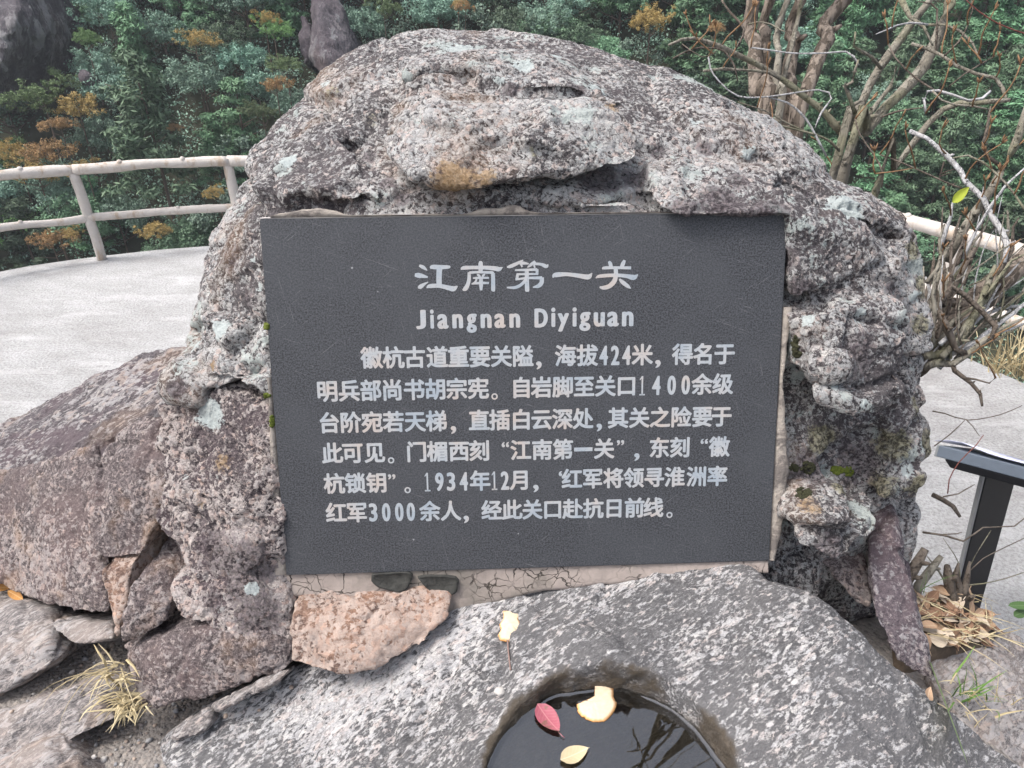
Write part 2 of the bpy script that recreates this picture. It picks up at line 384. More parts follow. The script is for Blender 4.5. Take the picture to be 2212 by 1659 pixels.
EDGE = [(-12, -6), (-9.0, 1.0), (-6.6, 4.0), (-4.8, 5.85), (-3.9, 6.42), (-3.0, 6.70), (-1.6, 6.95), (0.0, 6.85), (1.3, 6.35), (2.2, 5.65), (2.85, 4.90), (3.22, 4.28), (3.48, 3.70), (4.0, 2.6), (4.6, 1.0), (5.2, -6)]
edge_c = spline(EDGE, 0.35)
edge_n = np.array([np.append(p, 0) for p in edge_c])
jit = fbm(edge_n, 1.3, 3) * 0.05
top = [(p[0] * (1 + j * 0.2), p[1] + j, 0.0) for p, j in zip(edge_c, jit)]
n = len(top); v = top + [(x, y, -0.05) for x, y, z in top] + [(x * 0.985, y - 0.04, -0.45) for x, y, z in top]
f = [tuple(range(n))[::-1]] + [(i, i + 1, n + i + 1, n + i) for i in range(n - 1)] + [(n + i, n + i + 1, 2 * n + i + 1, 2 * n + i) for i in range(n - 1)]
pm = mesh('concrete_platform', v, f)
plat = link('concrete_platform', pm, concrete_mat(), None, False); tag(plat, kind='structure')

def dirt_mat():
    t = NT('gritty_dirt')
    f = t.noise(160, 5, 0.7); b = t.noise(6, 5); vv = t.voro(120.0); r = t.n('SeparateColor', {0: vv.outputs['Color']})
    c = t.mix(b, (0.20, 0.18, 0.165), (0.30, 0.275, 0.255))
    c = t.mix(t.math('MULTIPLY', t.math('GREATER_THAN', r.outputs[0], 0.55), 0.6), c, t.ramp(r.outputs[1], [(0, (0.10, 0.09, 0.085)), (0.5, (0.26, 0.24, 0.22)), (1, (0.38, 0.33, 0.29))]))
    t.bump(t.math('ADD', t.math('MULTIPLY', vv.outputs['Distance'], -1.0), f), 0.9, 0.006)
    return t.done(c, 0.95)
def rbf(xy, z, smooth=1e-4):
    xy = np.array(xy, float); z = np.array(z, float); n = len(xy)
    d = np.linalg.norm(xy[:, None] - xy[None], axis=2); K = np.where(d > 0, d * d * np.log(d + 1e-9), 0) + np.eye(n) * smooth
    A = np.zeros((n + 3, n + 3)); A[:n, :n] = K; A[:n, n:] = np.c_[np.ones(n), xy]; A[n:, :n] = A[:n, n:].T
    w = np.linalg.solve(A, np.r_[z, 0, 0, 0])
    def fn(X, Y):
        q = np.stack([X.ravel(), Y.ravel()], 1); d = np.linalg.norm(q[:, None] - xy[None], axis=2)
        r = np.where(d > 0, d * d * np.log(d + 1e-9), 0) @ w[:n] + w[n] + q @ w[n + 1:]
        return r.reshape(X.shape)
    return fn
gx = np.linspace(-2.2, 2.2, 111); gy = np.linspace(-2.0, 3.0, 126); GX, GY = np.meshgrid(gx, gy, indexing='ij')
def ground_h(X, Y):
    """the low mound of dirt the viewer and the rocks stand on"""
    dx = np.maximum(np.maximum(-1.35 - X, X - 0.95), 0); dy = np.maximum(Y - 1.25, 0)
    d = np.sqrt(dx ** 2 + dy ** 2); s = np.clip(1 - d / 0.75, 0, 1); s = s * s * (3 - 2 * s)
    p = np.stack([X.ravel(), Y.ravel(), 0 * X.ravel()], 1)
    h = 0.945 + 0.02 * fbm(p, 2.5, 3).reshape(X.shape) + 0.012 * fbm(p, 9, 3).reshape(X.shape)
    return -0.06 + s * (h + 0.06)
GZ = ground_h(GX, GY); nx, ny = GX.shape
idx = np.arange(nx * ny).reshape(nx, ny)
qd = np.stack([idx[:-1, :-1], idx[1:, :-1], idx[1:, 1:], idx[:-1, 1:]], -1).reshape(-1, 4)
gm = qmesh('ground', np.stack([GX, GY, GZ], -1).reshape(-1, 3), qd)
DIRT = dirt_mat(); gro = link('ground', gm, DIRT); tag(gro, kind='structure')

# ------------------------------------------------------------------ the big inscribed boulder
M_BOULDER = rock_mat('lichened_granite', grain=118.0, lines=0.85, cover=0.56, light=((0.48, 0.40, 0.365), (0.42, 0.425, 0.42), (0.52, 0.505, 0.48)), dark=(0.028, 0.026, 0.028), mid=(0.145, 0.132, 0.135), lichen=0.75, rust=0.32, stain_amt=0.40, white=0.05, disp=0.008, gdisp=0.45, contrast=1.0, pmax=0.9, stain=(0.090, 0.075, 0.080), spots=True)
main = [P(*p) for p in [(425, 690, 1.56), (438, 600, 1.57), (462, 500, 1.60), (505, 380, 1.62), (548, 312, 1.64), (612, 238, 1.66), (702, 142, 1.70), (850, 64, 1.72), (1000, 53, 1.74), (1150, 70, 1.74), (1300, 96, 1.72), (1400, 118, 1.70), (1550, 203, 1.66),
        (1680, 292, 1.62), (1850, 387, 1.55), (1962, 444, 1.50), (2003, 515, 1.50), (1995, 600, 1.51), (1985, 700, 1.52), (2008, 900, 1.55), (2005, 1050, 1.58), (1975, 1200, 1.62)]]
main += [Q(u, v, -0.018) for u, v in [(575, 482), (700, 455), (1000, 440), (1400, 440), (1700, 450), (1725, 700), (1715, 1000), (1690, 1260), (600, 1300), (590, 900), (578, 700)]]
main += [P(*p) for p in [(520, 760, 1.46), (430, 900, 1.56), (430, 1250, 1.58), (700, 260, 1.47), (1000, 190, 1.48), (1350, 190, 1.48), (1600, 330, 1.47), (1800, 500, 1.44), (1850, 800, 1.46)]]
main[:22] = [p + (p - P(1250, 800, 1.75)) * 0.030 for p in main[:22]]
main += [np.array(p) for p in [(-0.62, 2.0, 0.6), (-0.45, 2.2, 1.7), (0.0, 2.35, 2.0), (0.55, 2.2, 1.85), (0.95, 1.9, 1.4), (0.85, 1.95, 0.2), (-0.5, 2.1, 0.2), (-0.6, 1.3, 0.2), (0.85, 1.35, 0.2)]]
lump = block_pts([(822, 250, 1.43), (905, 205, 1.41), (1090, 205, 1.395), (1345, 205, 1.40), (1362, 260, 1.38), (1390, 320, 1.375), (1372, 375, 1.365), (1150, 408, 1.335), (960, 425, 1.325), (895, 405, 1.335), (815, 335, 1.39), (930, 300, 1.345), (1180, 290, 1.345)], (0, 0.30, 0.0))
cap = block_pts([(860, 150, 1.53), (1000, 120, 1.56), (1230, 130, 1.55), (1330, 190, 1.46), (1345, 205, 1.43), (1000, 205, 1.42), (850, 230, 1.46)], (0, 0.25, 0))
rib_a = block_pts([(640, 320, 1.50), (740, 290, 1.47), (800, 320, 1.42), (842, 410, 1.345), (850, 452, 1.325), (760, 458, 1.325), (610, 462, 1.335), (575, 420, 1.43), (600, 370, 1.47)], (0, 0.25, 0.0))
rib_b = block_pts([(880, 425, 1.333), (1200, 415, 1.335), (1380, 425, 1.335), (1380, 455, 1.315), (870, 460, 1.315)], (0, 0.2, 0.0))
ledge = block_pts([(1375, 420, 1.345), (1392, 345, 1.385), (1500, 325, 1.40), (1680, 352, 1.42), (1760, 400, 1.42), (1830, 470, 1.42), (1740, 560, 1.38), (1712, 455, 1.335), (1560, 452, 1.325), (1400, 455, 1.322)], (0.02, 0.3, 0.0))
ledge2 = block_pts([(1490, 312, 1.45), (1600, 290, 1.50), (1690, 330, 1.48), (1850, 420, 1.46), (1930, 500, 1.45), (1800, 470, 1.42), (1650, 350, 1.43)], (0.0, 0.25, -0.05))
shoulder = block_pts([(425, 690, 1.47), (500, 683, 1.43), (572, 697, 1.385), (586, 790, 1.375), (588, 862, 1.375), (500, 838, 1.40), (405, 846, 1.45), (352, 858, 1.50), (362, 815, 1.50), (392, 755, 1.49), (480, 760, 1.395)], (0.1, 0.35, 0.0))
left_up = block_pts([(580, 478, 1.325), (572, 690, 1.37), (500, 672, 1.43), (445, 660, 1.49), (462, 540, 1.50), (520, 430, 1.45), (560, 400, 1.43), (520, 560, 1.42)], (0.1, 0.35, 0.02))
right_lump = block_pts([(1712, 680, 1.37), (1800, 655, 1.355), (1960, 650, 1.41), (1972, 755, 1.42), (1950, 880, 1.43), (1860, 912, 1.385), (1740, 868, 1.385), (1722, 760, 1.385), (1830, 760, 1.345)], (-0.02, 0.25, 0.02))
right_up = block_pts([(1716, 470, 1.335), (1850, 500, 1.385), (1960, 560, 1.43), (1960, 645, 1.43), (1800, 640, 1.375), (1712, 650, 1.355), (1780, 560, 1.355)], (0, 0.25, 0))
low_lump = block_pts([(1690, 1125, 1.435), (1760, 1105, 1.42), (1905, 1108, 1.47), (1885, 1155, 1.46), (1825, 1203, 1.445), (1785, 1218, 1.44), (1742, 1200, 1.44), (1700, 1160, 1.44), (1800, 1140, 1.415)], (0.0, 0.25, 0.02))
rim_r = block_pts([(1980, 770, 1.49), (2008, 850, 1.50), (2015, 960, 1.51), (2010, 1100, 1.53), (1960, 1120, 1.51), (1900, 1090, 1.49), (1930, 940, 1.47)], (-0.05, 0.25, 0))
fw = PQ_N * 0.022
lump = [p + fw * 2.5 for p in lump]; cap = [p + fw * 1.6 for p in cap]; rib_a = [p + fw * 0.7 for p in rib_a]; ledge = [p + fw * 0.9 for p in ledge]; ledge2 = [p + fw * 0.6 for p in ledge2]
right_lump = [p + fw * 1.0 for p in right_lump]; shoulder = [p + fw * 0.6 for p in shoulder]; low_lump = [p + fw * 1.9 for p in low_lump]
allb = np.vstack(main + [])
vox = 0.0095
S = Solid(allb.min(axis=0) - 0.06, allb.max(axis=0) + 0.08, vox)
S.union(S.hull(main, 0.045))
for b, k in ((lump, 0.035), (cap, 0.05), (rib_a, 0.03), (rib_b, 0.02), (ledge, 0.03), (ledge2, 0.03), (shoulder, 0.03), (left_up, 0.04), (right_lump, 0.03), (right_up, 0.03), (low_lump, 0.02), (rim_r, 0.04)):
    S.union(S.hull(b, k * 0.6), 0.010)
for pts, r in [([(352, 862, 1.46), (420, 850, 1.42), (500, 846, 1.39), (590, 872, 1.36)], 0.010), ([(530, 690, 1.40), (580, 697, 1.37)], 0.006), ([(740, 300, 1.47), (805, 345, 1.40), (850, 430, 1.335), (880, 465, 1.31)], 0.015),
               ([(690, 330, 1.47), (760, 400, 1.39), (800, 450, 1.335)], 0.008), ([(1380, 340, 1.38), (1385, 395, 1.355), (1340, 415, 1.33)], 0.012), ([(905, 428, 1.335), (1000, 436, 1.325), (1160, 418, 1.335), (1260, 408, 1.335), (1380, 402, 1.345)], 0.026),
               ([(1290, 205, 1.39), (1330, 260, 1.375), (1345, 300, 1.372)], 0.005), ([(850, 200, 1.50), (930, 175, 1.50), (1010, 165, 1.49), (1100, 195, 1.435), (1300, 192, 1.43)], 0.024), ([(1395, 310, 1.42), (1500, 308, 1.44), (1640, 330, 1.45), (1800, 410, 1.44)], 0.020),
               ([(1700, 880, 1.38), (1780, 925, 1.37), (1880, 930, 1.39), (1960, 900, 1.43)], 0.028), ([(1710, 700, 1.38), (1730, 780, 1.40), (1800, 790, 1.37)], 0.010), ([(1700, 1000, 1.41), (1780, 1060, 1.42), (1900, 1090, 1.45)], 0.018),
               ([(1850, 330, 1.56), (1930, 470, 1.45), (1985, 600, 1.47)], 0.008), ([(1480, 470, 1.325), (1640, 480, 1.33), (1720, 560, 1.35)], 0.0)]:
    if r > 0: S.crack([P(*p) for p in pts], r)
# the recess in which the plaque and its mortar sit
S.cut(S.hull([pq(a, b, c) for a in (0.004, 0.996) for b in (-0.004, -0.80) for c in (-0.022, 0.4)], 0.0), 0.004)
def hold_b(p):
    q = p - PQ_O.astype(np.float32); a, b, c = q @ PQ_A, q @ PQ_B, q @ PQ_N
    d = np.maximum(np.maximum(-a, a - PQ_W), np.maximum(b, -PQ_H - b)); return np.clip(0.15 + d / 0.05, 0.1, 1.0)
bme = S.build('inscribed_boulder', (0.018, 0.008, 0.003), (3.6, 10.0, 32.0), hold=hold_b, calm=lambda p: np.clip(1.15 - (p[:, 1] - 1.50) / 0.45, 0.30, 1.0), facet=((4.2, 0.034), (10.0, 0.012), (30.0, 0.003)), fst=(0.7, 1, 1.35), crack=0.022)
boulder = link('inscribed_boulder', bme, M_BOULDER, None, True, (0.1, 1.7, 0.0)); subsurf(boulder, 1)
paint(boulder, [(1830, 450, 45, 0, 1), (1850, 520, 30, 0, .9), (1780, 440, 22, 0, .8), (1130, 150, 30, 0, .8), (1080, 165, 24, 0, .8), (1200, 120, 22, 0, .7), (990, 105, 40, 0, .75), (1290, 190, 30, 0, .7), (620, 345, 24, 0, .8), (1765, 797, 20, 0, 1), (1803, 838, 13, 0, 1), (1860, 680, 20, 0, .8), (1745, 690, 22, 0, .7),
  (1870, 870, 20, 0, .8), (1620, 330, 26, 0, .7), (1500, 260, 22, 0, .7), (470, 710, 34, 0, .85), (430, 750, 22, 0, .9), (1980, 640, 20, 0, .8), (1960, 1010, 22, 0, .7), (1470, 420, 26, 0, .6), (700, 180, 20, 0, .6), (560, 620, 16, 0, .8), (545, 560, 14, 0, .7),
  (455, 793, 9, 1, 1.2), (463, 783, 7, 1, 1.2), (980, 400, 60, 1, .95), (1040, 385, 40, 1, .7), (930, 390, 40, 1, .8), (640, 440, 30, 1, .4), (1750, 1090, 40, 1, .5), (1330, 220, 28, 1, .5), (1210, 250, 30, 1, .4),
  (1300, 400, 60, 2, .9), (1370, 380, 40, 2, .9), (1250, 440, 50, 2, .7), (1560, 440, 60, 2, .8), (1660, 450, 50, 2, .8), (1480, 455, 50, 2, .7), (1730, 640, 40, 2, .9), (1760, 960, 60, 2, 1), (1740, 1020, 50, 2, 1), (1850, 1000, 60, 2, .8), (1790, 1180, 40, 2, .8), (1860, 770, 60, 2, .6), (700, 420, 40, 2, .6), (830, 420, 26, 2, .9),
  (800, 340, 22, 2, 1), (835, 390, 22, 2, 1), (870, 430, 22, 2, 1), (780, 430, 24, 2, .7), (1420, 325, 22, 2, .8), (1520, 325, 24, 2, .8), (1640, 350, 24, 2, .8), (1750, 410, 24, 2, .7), (1000, 170, 26, 2, .7), (1100, 190, 26, 2, .7), (1250, 185, 26, 2, .6),  # dark painted into the creases and below the ledge line as shade
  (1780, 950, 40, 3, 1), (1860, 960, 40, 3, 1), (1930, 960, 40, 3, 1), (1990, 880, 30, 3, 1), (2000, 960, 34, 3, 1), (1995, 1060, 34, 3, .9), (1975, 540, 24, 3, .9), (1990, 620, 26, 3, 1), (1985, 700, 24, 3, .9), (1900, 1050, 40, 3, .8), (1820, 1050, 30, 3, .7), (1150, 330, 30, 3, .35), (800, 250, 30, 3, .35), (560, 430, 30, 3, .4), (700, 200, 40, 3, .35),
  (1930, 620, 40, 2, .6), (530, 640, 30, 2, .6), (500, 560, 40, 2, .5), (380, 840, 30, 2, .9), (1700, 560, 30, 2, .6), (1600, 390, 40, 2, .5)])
tag(boulder, 'huge rounded lichen-speckled granite boulder carrying the dark inscribed plaque', 'boulder')

# ------------------------------------------------------------------ the rock in front with the water basin
WZ = 1.13
bc = np.array((PZ(1312, 1490, WZ)[0], 0)); 
ctl = [(1664, 1232, 1.240), (1400, 1262, 1.213), (1170, 1305, 1.183), (950, 1376, 1.145), (800, 1440, 1.095), (650, 1474, 1.05), (450, 1560, 0.985), (330, 1650, 0.955),
       (1100, 1400, 1.162), (900, 1500, 1.095), (700, 1600, 1.015), (600, 1652, 0.98), (1045, 1640, 1.150), (1085, 1540, 1.155), (1160, 1470, 1.175), (1300, 1420, 1.195), (1450, 1428, 1.20), (1550, 1490, 1.195), (1612, 1590, 1.185), (1655, 1655, 1.18), (970, 1600, 1.10),
       (1700, 1300, 1.250), (1800, 1400, 1.24), (1900, 1500, 1.205), (2000, 1600, 1.16), (2100, 1659, 1.115), (1750, 1600, 1.205), (1884, 1345, 1.228), (1937, 1409, 1.21), (1994, 1456, 1.18), (2107, 1549, 1.12), (1500, 1330, 1.212), (1300, 1340, 1.195)]
cp = [PZ(*c) for c in ctl] + [np.array(p) for p in [(0.0, 0.35, 1.08), (0.4, 0.35, 1.15), (-0.4, 0.45, 0.93), (0.95, 0.45, 1.05), (0.2, 1.35, 1.20), (0.6, 1.3, 1.25)]]
bas_h = rbf([p[:2] for p in cp], [p[2] for p in cp], 2e-3)
right_edge = [PZ(*c)[:2] for c in [(1671, 1216, 1.265), (1751, 1236, 1.262), (1824, 1293, 1.25), (1884, 1343, 1.235), (1937, 1409, 1.215), (1994, 1456, 1.18), (2107, 1549, 1.12), (2230, 1659, 1.06)]]
left_edge = [PZ(*c)[:2] for c in [(950, 1335, 1.19), (800, 1418, 1.13), (650, 1462, 1.06), (450, 1545, 0.99), (330, 1640, 0.955)]]
poly = np.array(right_edge + [(1.15, 0.15), (-0.5, 0.15)] + [p + np.array((-0.02, 0.05)) for p in left_edge[::-1]] + [(-0.02, 1.25), (0.1, 1.25), (0.46, 1.25)])
def poly_sd(X, Y, poly):
    d = np.full(X.shape, 1e9); ins = np.zeros(X.shape, bool); n = len(poly)
    for i in range(n):
        a, b = poly[i], poly[(i + 1) % n]; e = b - a; wx, wy = X - a[0], Y - a[1]
        t = np.clip((wx * e[0] + wy * e[1]) / (e @ e + 1e-12), 0, 1); d = np.minimum(d, (wx - t * e[0]) ** 2 + (wy - t * e[1]) ** 2)
        cnd = ((a[1] > Y) != (b[1] > Y)) & (X < (b[0] - a[0]) * (Y - a[1]) / (b[1] - a[1] + 1e-12) + a[0]); ins ^= cnd
    return np.where(ins, -1, 1) * np.sqrt(d)
BC = (PZ(1310, 1659, WZ)[0], 0.659); BR = 0.209
S = Solid((-0.75, 0.15, 0.70), (1.15, 1.27, 1.36), 0.0085)
X2, Y2 = np.broadcast_arrays(S.X[:, :, 0], S.Y[:, :, 0]); X2 = X2.astype(float); Y2 = Y2.astype(float)
H2 = bas_h(X2, Y2); p2 = np.stack([X2.ravel(), Y2.ravel(), 0 * X2.ravel()], 1)
wig = 0.012 * fbm(p2, 7, 3).reshape(X2.shape)
# a shallow dressed channel and a few long grooves running down towards the left of the basin
def groove(pts, w, depth):
    pts = [PZ(*q)[:2] for q in pts]; d = np.full(X2.shape, 1e9)
    for a, b in zip(pts[:-1], pts[1:]):
        e = b - a; t = np.clip(((X2 - a[0]) * e[0] + (Y2 - a[1]) * e[1]) / (e @ e), 0, 1); d = np.minimum(d, np.hypot(X2 - a[0] - t * e[0], Y2 - a[1] - t * e[1]))
    return depth * np.clip(1 - d / w, 0, 1)
H2 = H2 - groove([(1085, 1345, 1.19), (1090, 1430, 1.15), (1075, 1520, 1.11)], 0.022, 0.014) - groove([(980, 1453, 1.11), (960, 1520, 1.07), (905, 1620, 1.03)], 0.014, 0.016) - groove([(935, 1475, 1.10), (920, 1560, 1.06), (870, 1659, 1.01)], 0.014, 0.016) - groove([(890, 1495, 1.09), (850, 1600, 1.04), (838, 1659, 1.01)], 0.016, 0.014) - groove([(1050, 1640, 1.09), (1085, 1560, 1.1), (1100, 1500, 1.11)], 0.014, 0.010)
edge2 = poly_sd(X2, Y2, poly) + wig
rr = np.hypot(X2 - BC[0], (Y2 - BC[1])) + 0.010 * fbm(p2, 8, 3).reshape(X2.shape)
d = (S.Z - H2[:, :, None].astype(np.float32)) * 0.9
k = 0.055; e3 = edge2[:, :, None].astype(np.float32); h = np.maximum(k - np.abs(d - e3), 0) / k; d = np.maximum(d, e3) + h * h * (k * 0.25)
floor_z = WZ - 0.075 + 0.03 * np.clip(rr / BR, 0, 1.2) ** 4
hole = np.maximum((rr - BR)[:, :, None] - 0.12 * np.clip(S.Z - WZ, -0.1, 0.2), (floor_z[:, :, None] - S.Z)).astype(np.float32)
S.d = d.astype(np.float32)
S.cut(hole, 0.014)
M_BASIN = rock_mat('speckled_wet_granite', pmax=0.85, contrast=0.9, grain=135.0, lines=0.6, cover=0.48, light=((0.52, 0.46, 0.435), (0.475, 0.47, 0.475), (0.58, 0.56, 0.54)), dark=(0.060, 0.059, 0.062), mid=(0.150, 0.147, 0.150), patch=3.0, stain=(0.125, 0.122, 0.125), stain_amt=0.5,
                   stretch=(0.55, 1.25, 1.0), rot=(0, 0, -0.55), disp=0.008, gdisp=0.30, lichen=0.0, rough=0.75)
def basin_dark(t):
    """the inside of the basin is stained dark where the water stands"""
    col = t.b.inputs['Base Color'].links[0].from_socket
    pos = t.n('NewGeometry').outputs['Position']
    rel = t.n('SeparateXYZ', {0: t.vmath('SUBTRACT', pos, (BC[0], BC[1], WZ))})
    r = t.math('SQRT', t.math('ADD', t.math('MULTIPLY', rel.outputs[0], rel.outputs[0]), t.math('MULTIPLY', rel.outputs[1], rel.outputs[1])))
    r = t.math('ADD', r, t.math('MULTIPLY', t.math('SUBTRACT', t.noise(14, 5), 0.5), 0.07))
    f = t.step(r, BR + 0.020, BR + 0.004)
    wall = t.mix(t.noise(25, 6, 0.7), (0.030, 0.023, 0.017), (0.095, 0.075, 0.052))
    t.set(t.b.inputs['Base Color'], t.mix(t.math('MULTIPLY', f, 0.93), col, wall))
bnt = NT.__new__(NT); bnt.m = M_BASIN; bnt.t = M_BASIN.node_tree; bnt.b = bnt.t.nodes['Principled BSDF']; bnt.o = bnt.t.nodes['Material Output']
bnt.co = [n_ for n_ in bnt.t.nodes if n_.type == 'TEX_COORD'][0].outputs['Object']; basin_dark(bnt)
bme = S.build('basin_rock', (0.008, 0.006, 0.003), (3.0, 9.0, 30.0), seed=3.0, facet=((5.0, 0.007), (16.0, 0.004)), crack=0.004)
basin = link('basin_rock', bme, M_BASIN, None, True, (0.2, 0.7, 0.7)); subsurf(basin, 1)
tag(basin, 'grey rock speckled white with a round water-filled basin, in front of the plaque', 'rock')
# the water: a closed dark sheet just inside the basin wall
wt = NT('still_water'); wt.b.inputs['Transmission Weight'].default_value = 1.0; wt.bump(wt.noise(7, 2), 0.03, 0.01)
M_WATER = wt.done((0.86, 0.82, 0.72), 0.01, IOR=2.3)
bpy.context.view_layer.update(); dg_ = bpy.context.evaluated_depsgraph_get(); NW = 160; rw_ = []
for k in range(NW):
    a = k / NW * 2 * math.pi; hit, loc, nr_, i_, ob_, m_ = SC.ray_cast(dg_, Vector((BC[0], BC[1], WZ + 0.002)), Vector((math.cos(a), math.sin(a), 0)))
    r_ = math.hypot(loc.x - BC[0], loc.y - BC[1]) if hit else BR; rw_.append(min(max(r_, BR - 0.03), BR + 0.03))
rw_ = np.array(rw_); rw_ = (rw_ + np.roll(rw_, 1) + np.roll(rw_, -1)) / 3
v = [(BC[0], BC[1], WZ)]; prof = [(None, 0.5, 0.0), (-0.010, 1, 0.0), (-0.006, 1, 0.0004), (-0.003, 1, 0.0014), (0.000, 1, 0.0020), (0.012, 1, 0.0026)]
for off, sc_, dz in prof:
    for k in range(NW):
        a = k / NW * 2 * math.pi; r_ = rw_[k] * 0.5 if off is None else rw_[k] + off; v.append((BC[0] + r_ * math.cos(a), BC[1] + r_ * math.sin(a), WZ + dz))
f = [(0, 1 + k, 1 + (k + 1) % NW) for k in range(NW)] + [(1 + j * NW + k, 1 + (j + 1) * NW + k, 1 + (j + 1) * NW + (k + 1) % NW, 1 + j * NW + (k + 1) % NW) for j in range(len(prof) - 1) for k in range(NW)]
water = link('puddle_water', mesh('puddle_water', v, f), M_WATER); tag(water, kind='structure')

# ------------------------------------------------------------------ broken rocks on the left
M_BROWN = rock_mat('rusty_purple_rock', pmax=0.62, contrast=0.9, grain=115.0, cover=0.46, light=((0.46, 0.35, 0.305), (0.41, 0.375, 0.36), (0.50, 0.42, 0.38)), dark=(0.040, 0.033, 0.035), mid=(0.19, 0.158, 0.156), stain=(0.125, 0.090, 0.088), stain_amt=0.6, rust=0.45, patch=4.0, disp=0.013, gdisp=0.25, white=0.02, rough=0.85)
M_GREYL = rock_mat('grey_lichened_rock', pmax=0.85, contrast=1.1, grain=110.0, cover=0.62, light=((0.50, 0.38, 0.33), (0.46, 0.42, 0.40), (0.54, 0.48, 0.44)), mid=(0.18, 0.15, 0.15), lichen=0.40, rust=0.35, stain_amt=0.4, patch=3.5, disp=0.015, gdisp=0.35, white=0.03, spots=True)
M_STREAK = rock_mat('streaked_grey_slab', pmax=0.7, contrast=1.0, grain=105.0, cover=0.44, light=((0.44, 0.36, 0.31), (0.38, 0.37, 0.37), (0.44, 0.42, 0.40)), dark=(0.045, 0.040, 0.045), mid=(0.14, 0.125, 0.13), stretch=(0.32, 1.0, 1.0), rot=(0, 0.75, 0.25), rust=0.2, patch=5.0, disp=0.012, gdisp=0.3)
M_PINK = rock_mat('pink_feldspar_rock', lines=0.3, pmax=0.8, contrast=0.8, grain=110.0, cover=0.66, light=((0.44, 0.30, 0.235), (0.38, 0.32, 0.285), (0.46, 0.385, 0.34)), dark=(0.07, 0.045, 0.04), mid=(0.24, 0.165, 0.13), stain=(0.30, 0.17, 0.11), rust=0.35, patch=5.0, disp=0.008, gdisp=0.2)
M_LOW = rock_mat('worn_grey_brown_rock', pmax=0.6, contrast=0.8, grain=110.0, cover=0.50, light=((0.42, 0.34, 0.30), (0.40, 0.39, 0.39), (0.46, 0.43, 0.40)), dark=(0.085, 0.080, 0.082), mid=(0.25, 0.225, 0.215), rust=0.35, patch=4.5, disp=0.007, gdisp=0.25, stain=(0.27, 0.225, 0.20), stretch=(0.5, 1.3, 1), rot=(0, 0, -0.6))
split = rock('split_block', [block_pts([(374, 965, 1.485), (345, 880, 1.50), (420, 858, 1.455), (500, 856, 1.415), (586, 882, 1.375), (604, 1090, 1.405), (616, 1245, 1.432), (510, 1252, 1.40), (417, 1259, 1.44), (340, 1165, 1.475), (305, 1090, 1.50), (365, 1040, 1.49), (450, 1000, 1.425), (560, 1120, 1.39)], (0.12, 0.40, 0.02)),
                     block_pts([(417, 1262, 1.44), (520, 1245, 1.405), (618, 1248, 1.432), (640, 1400, 1.425), (560, 1410, 1.40), (470, 1380, 1.415), (405, 1355, 1.435), (372, 1300, 1.455)], (0.08, 0.35, 0.0))],
     M_GREYL, 'large cracked lichen-spotted block immediately left of the plaque', 'rock', vox=0.007, facet=((8.0, 0.016), (20.0, 0.007)), amp=(0.010, 0.008, 0.004), cracks=[([P(340, 1250, 1.47), P(440, 1280, 1.42), P(475, 1345, 1.40)], 0.006), ([P(380, 1090, 1.47), P(480, 1140, 1.415), P(600, 1130, 1.39)], 0.006)])
paint(split, [(455, 895, 40, 0, 1), (330, 905, 16, 0, .8), (545, 1272, 16, 0, 1.2), (400, 1030, 14, 0, .5), (480, 1000, 40, 1, .35), (420, 1090, 50, 1, .3), (520, 1230, 90, 2, .8), (460, 1190, 60, 2, .7), (560, 1330, 60, 2, .8), (470, 1300, 40, 2, .6), (570, 910, 30, 2, .4)])
rock('standing_block', [block_pts([(168, 1130, 1.545), (206, 970, 1.565), (240, 938, 1.565), (312, 900, 1.545), (366, 965, 1.485), (372, 1030, 1.48), (330, 1120, 1.475), (300, 1213, 1.475), (215, 1222, 1.50), (180, 1160, 1.54), (270, 1010, 1.515), (235, 1090, 1.50)], (0.12, 0.35, 0.0))],
     M_BROWN, 'upright brown block standing between the split block and the reddish block', 'rock', vox=0.007, amp=(0.014, 0.010, 0.004), k=0.015)
rock('wedge_stone', [block_pts([(214, 1224, 1.475), (285, 1216, 1.475), (272, 1290, 1.455), (256, 1345, 1.455), (248, 1394, 1.455), (234, 1340, 1.465)], (0.06, 0.25, 0.03))],
     M_PINK, 'narrow pale wedge stone under the upright brown block', 'rock', vox=0.005, amp=(0.006, 0.005, 0.002), k=0.010)
rock('corner_stone', [block_pts([(279, 1252, 1.455), (345, 1238, 1.47), (370, 1300, 1.45), (350, 1355, 1.45), (258, 1400, 1.443), (254, 1375, 1.443), (290, 1330, 1.432)], (0.06, 0.25, 0.03))],
     M_BROWN, 'small square-cornered stone with an ochre left face, right of the wedge stone', 'rock', vox=0.005, amp=(0.007, 0.006, 0.002), k=0.010)
paint(rock('fallen_stone', [block_pts([(360, 1260, 1.45), (415, 1264, 1.435), (470, 1340, 1.42), (402, 1358, 1.422), (374, 1310, 1.44)], (0.03, 0.25, 0.03))],
     M_GREYL, 'small triangular stone wedged under the large cracked block', 'rock', vox=0.005, amp=(0.008, 0.006, 0.002), k=0.012), [])
rock('foot_block', [block_pts([(258, 1402, 1.475), (330, 1372, 1.455), (402, 1352, 1.445), (470, 1345, 1.43), (560, 1350, 1.41), (640, 1395, 1.415), (625, 1452, 1.405), (460, 1505, 1.405), (299, 1548, 1.42), (286, 1450, 1.44), (400, 1366, 1.415), (550, 1400, 1.39)], (0.08, 0.38, -0.06))],
     M_BROWN, 'big low purple-brown block with a pale top edge beside the grass tuft', 'rock', vox=0.007, amp=(0.014, 0.010, 0.004), k=0.014)
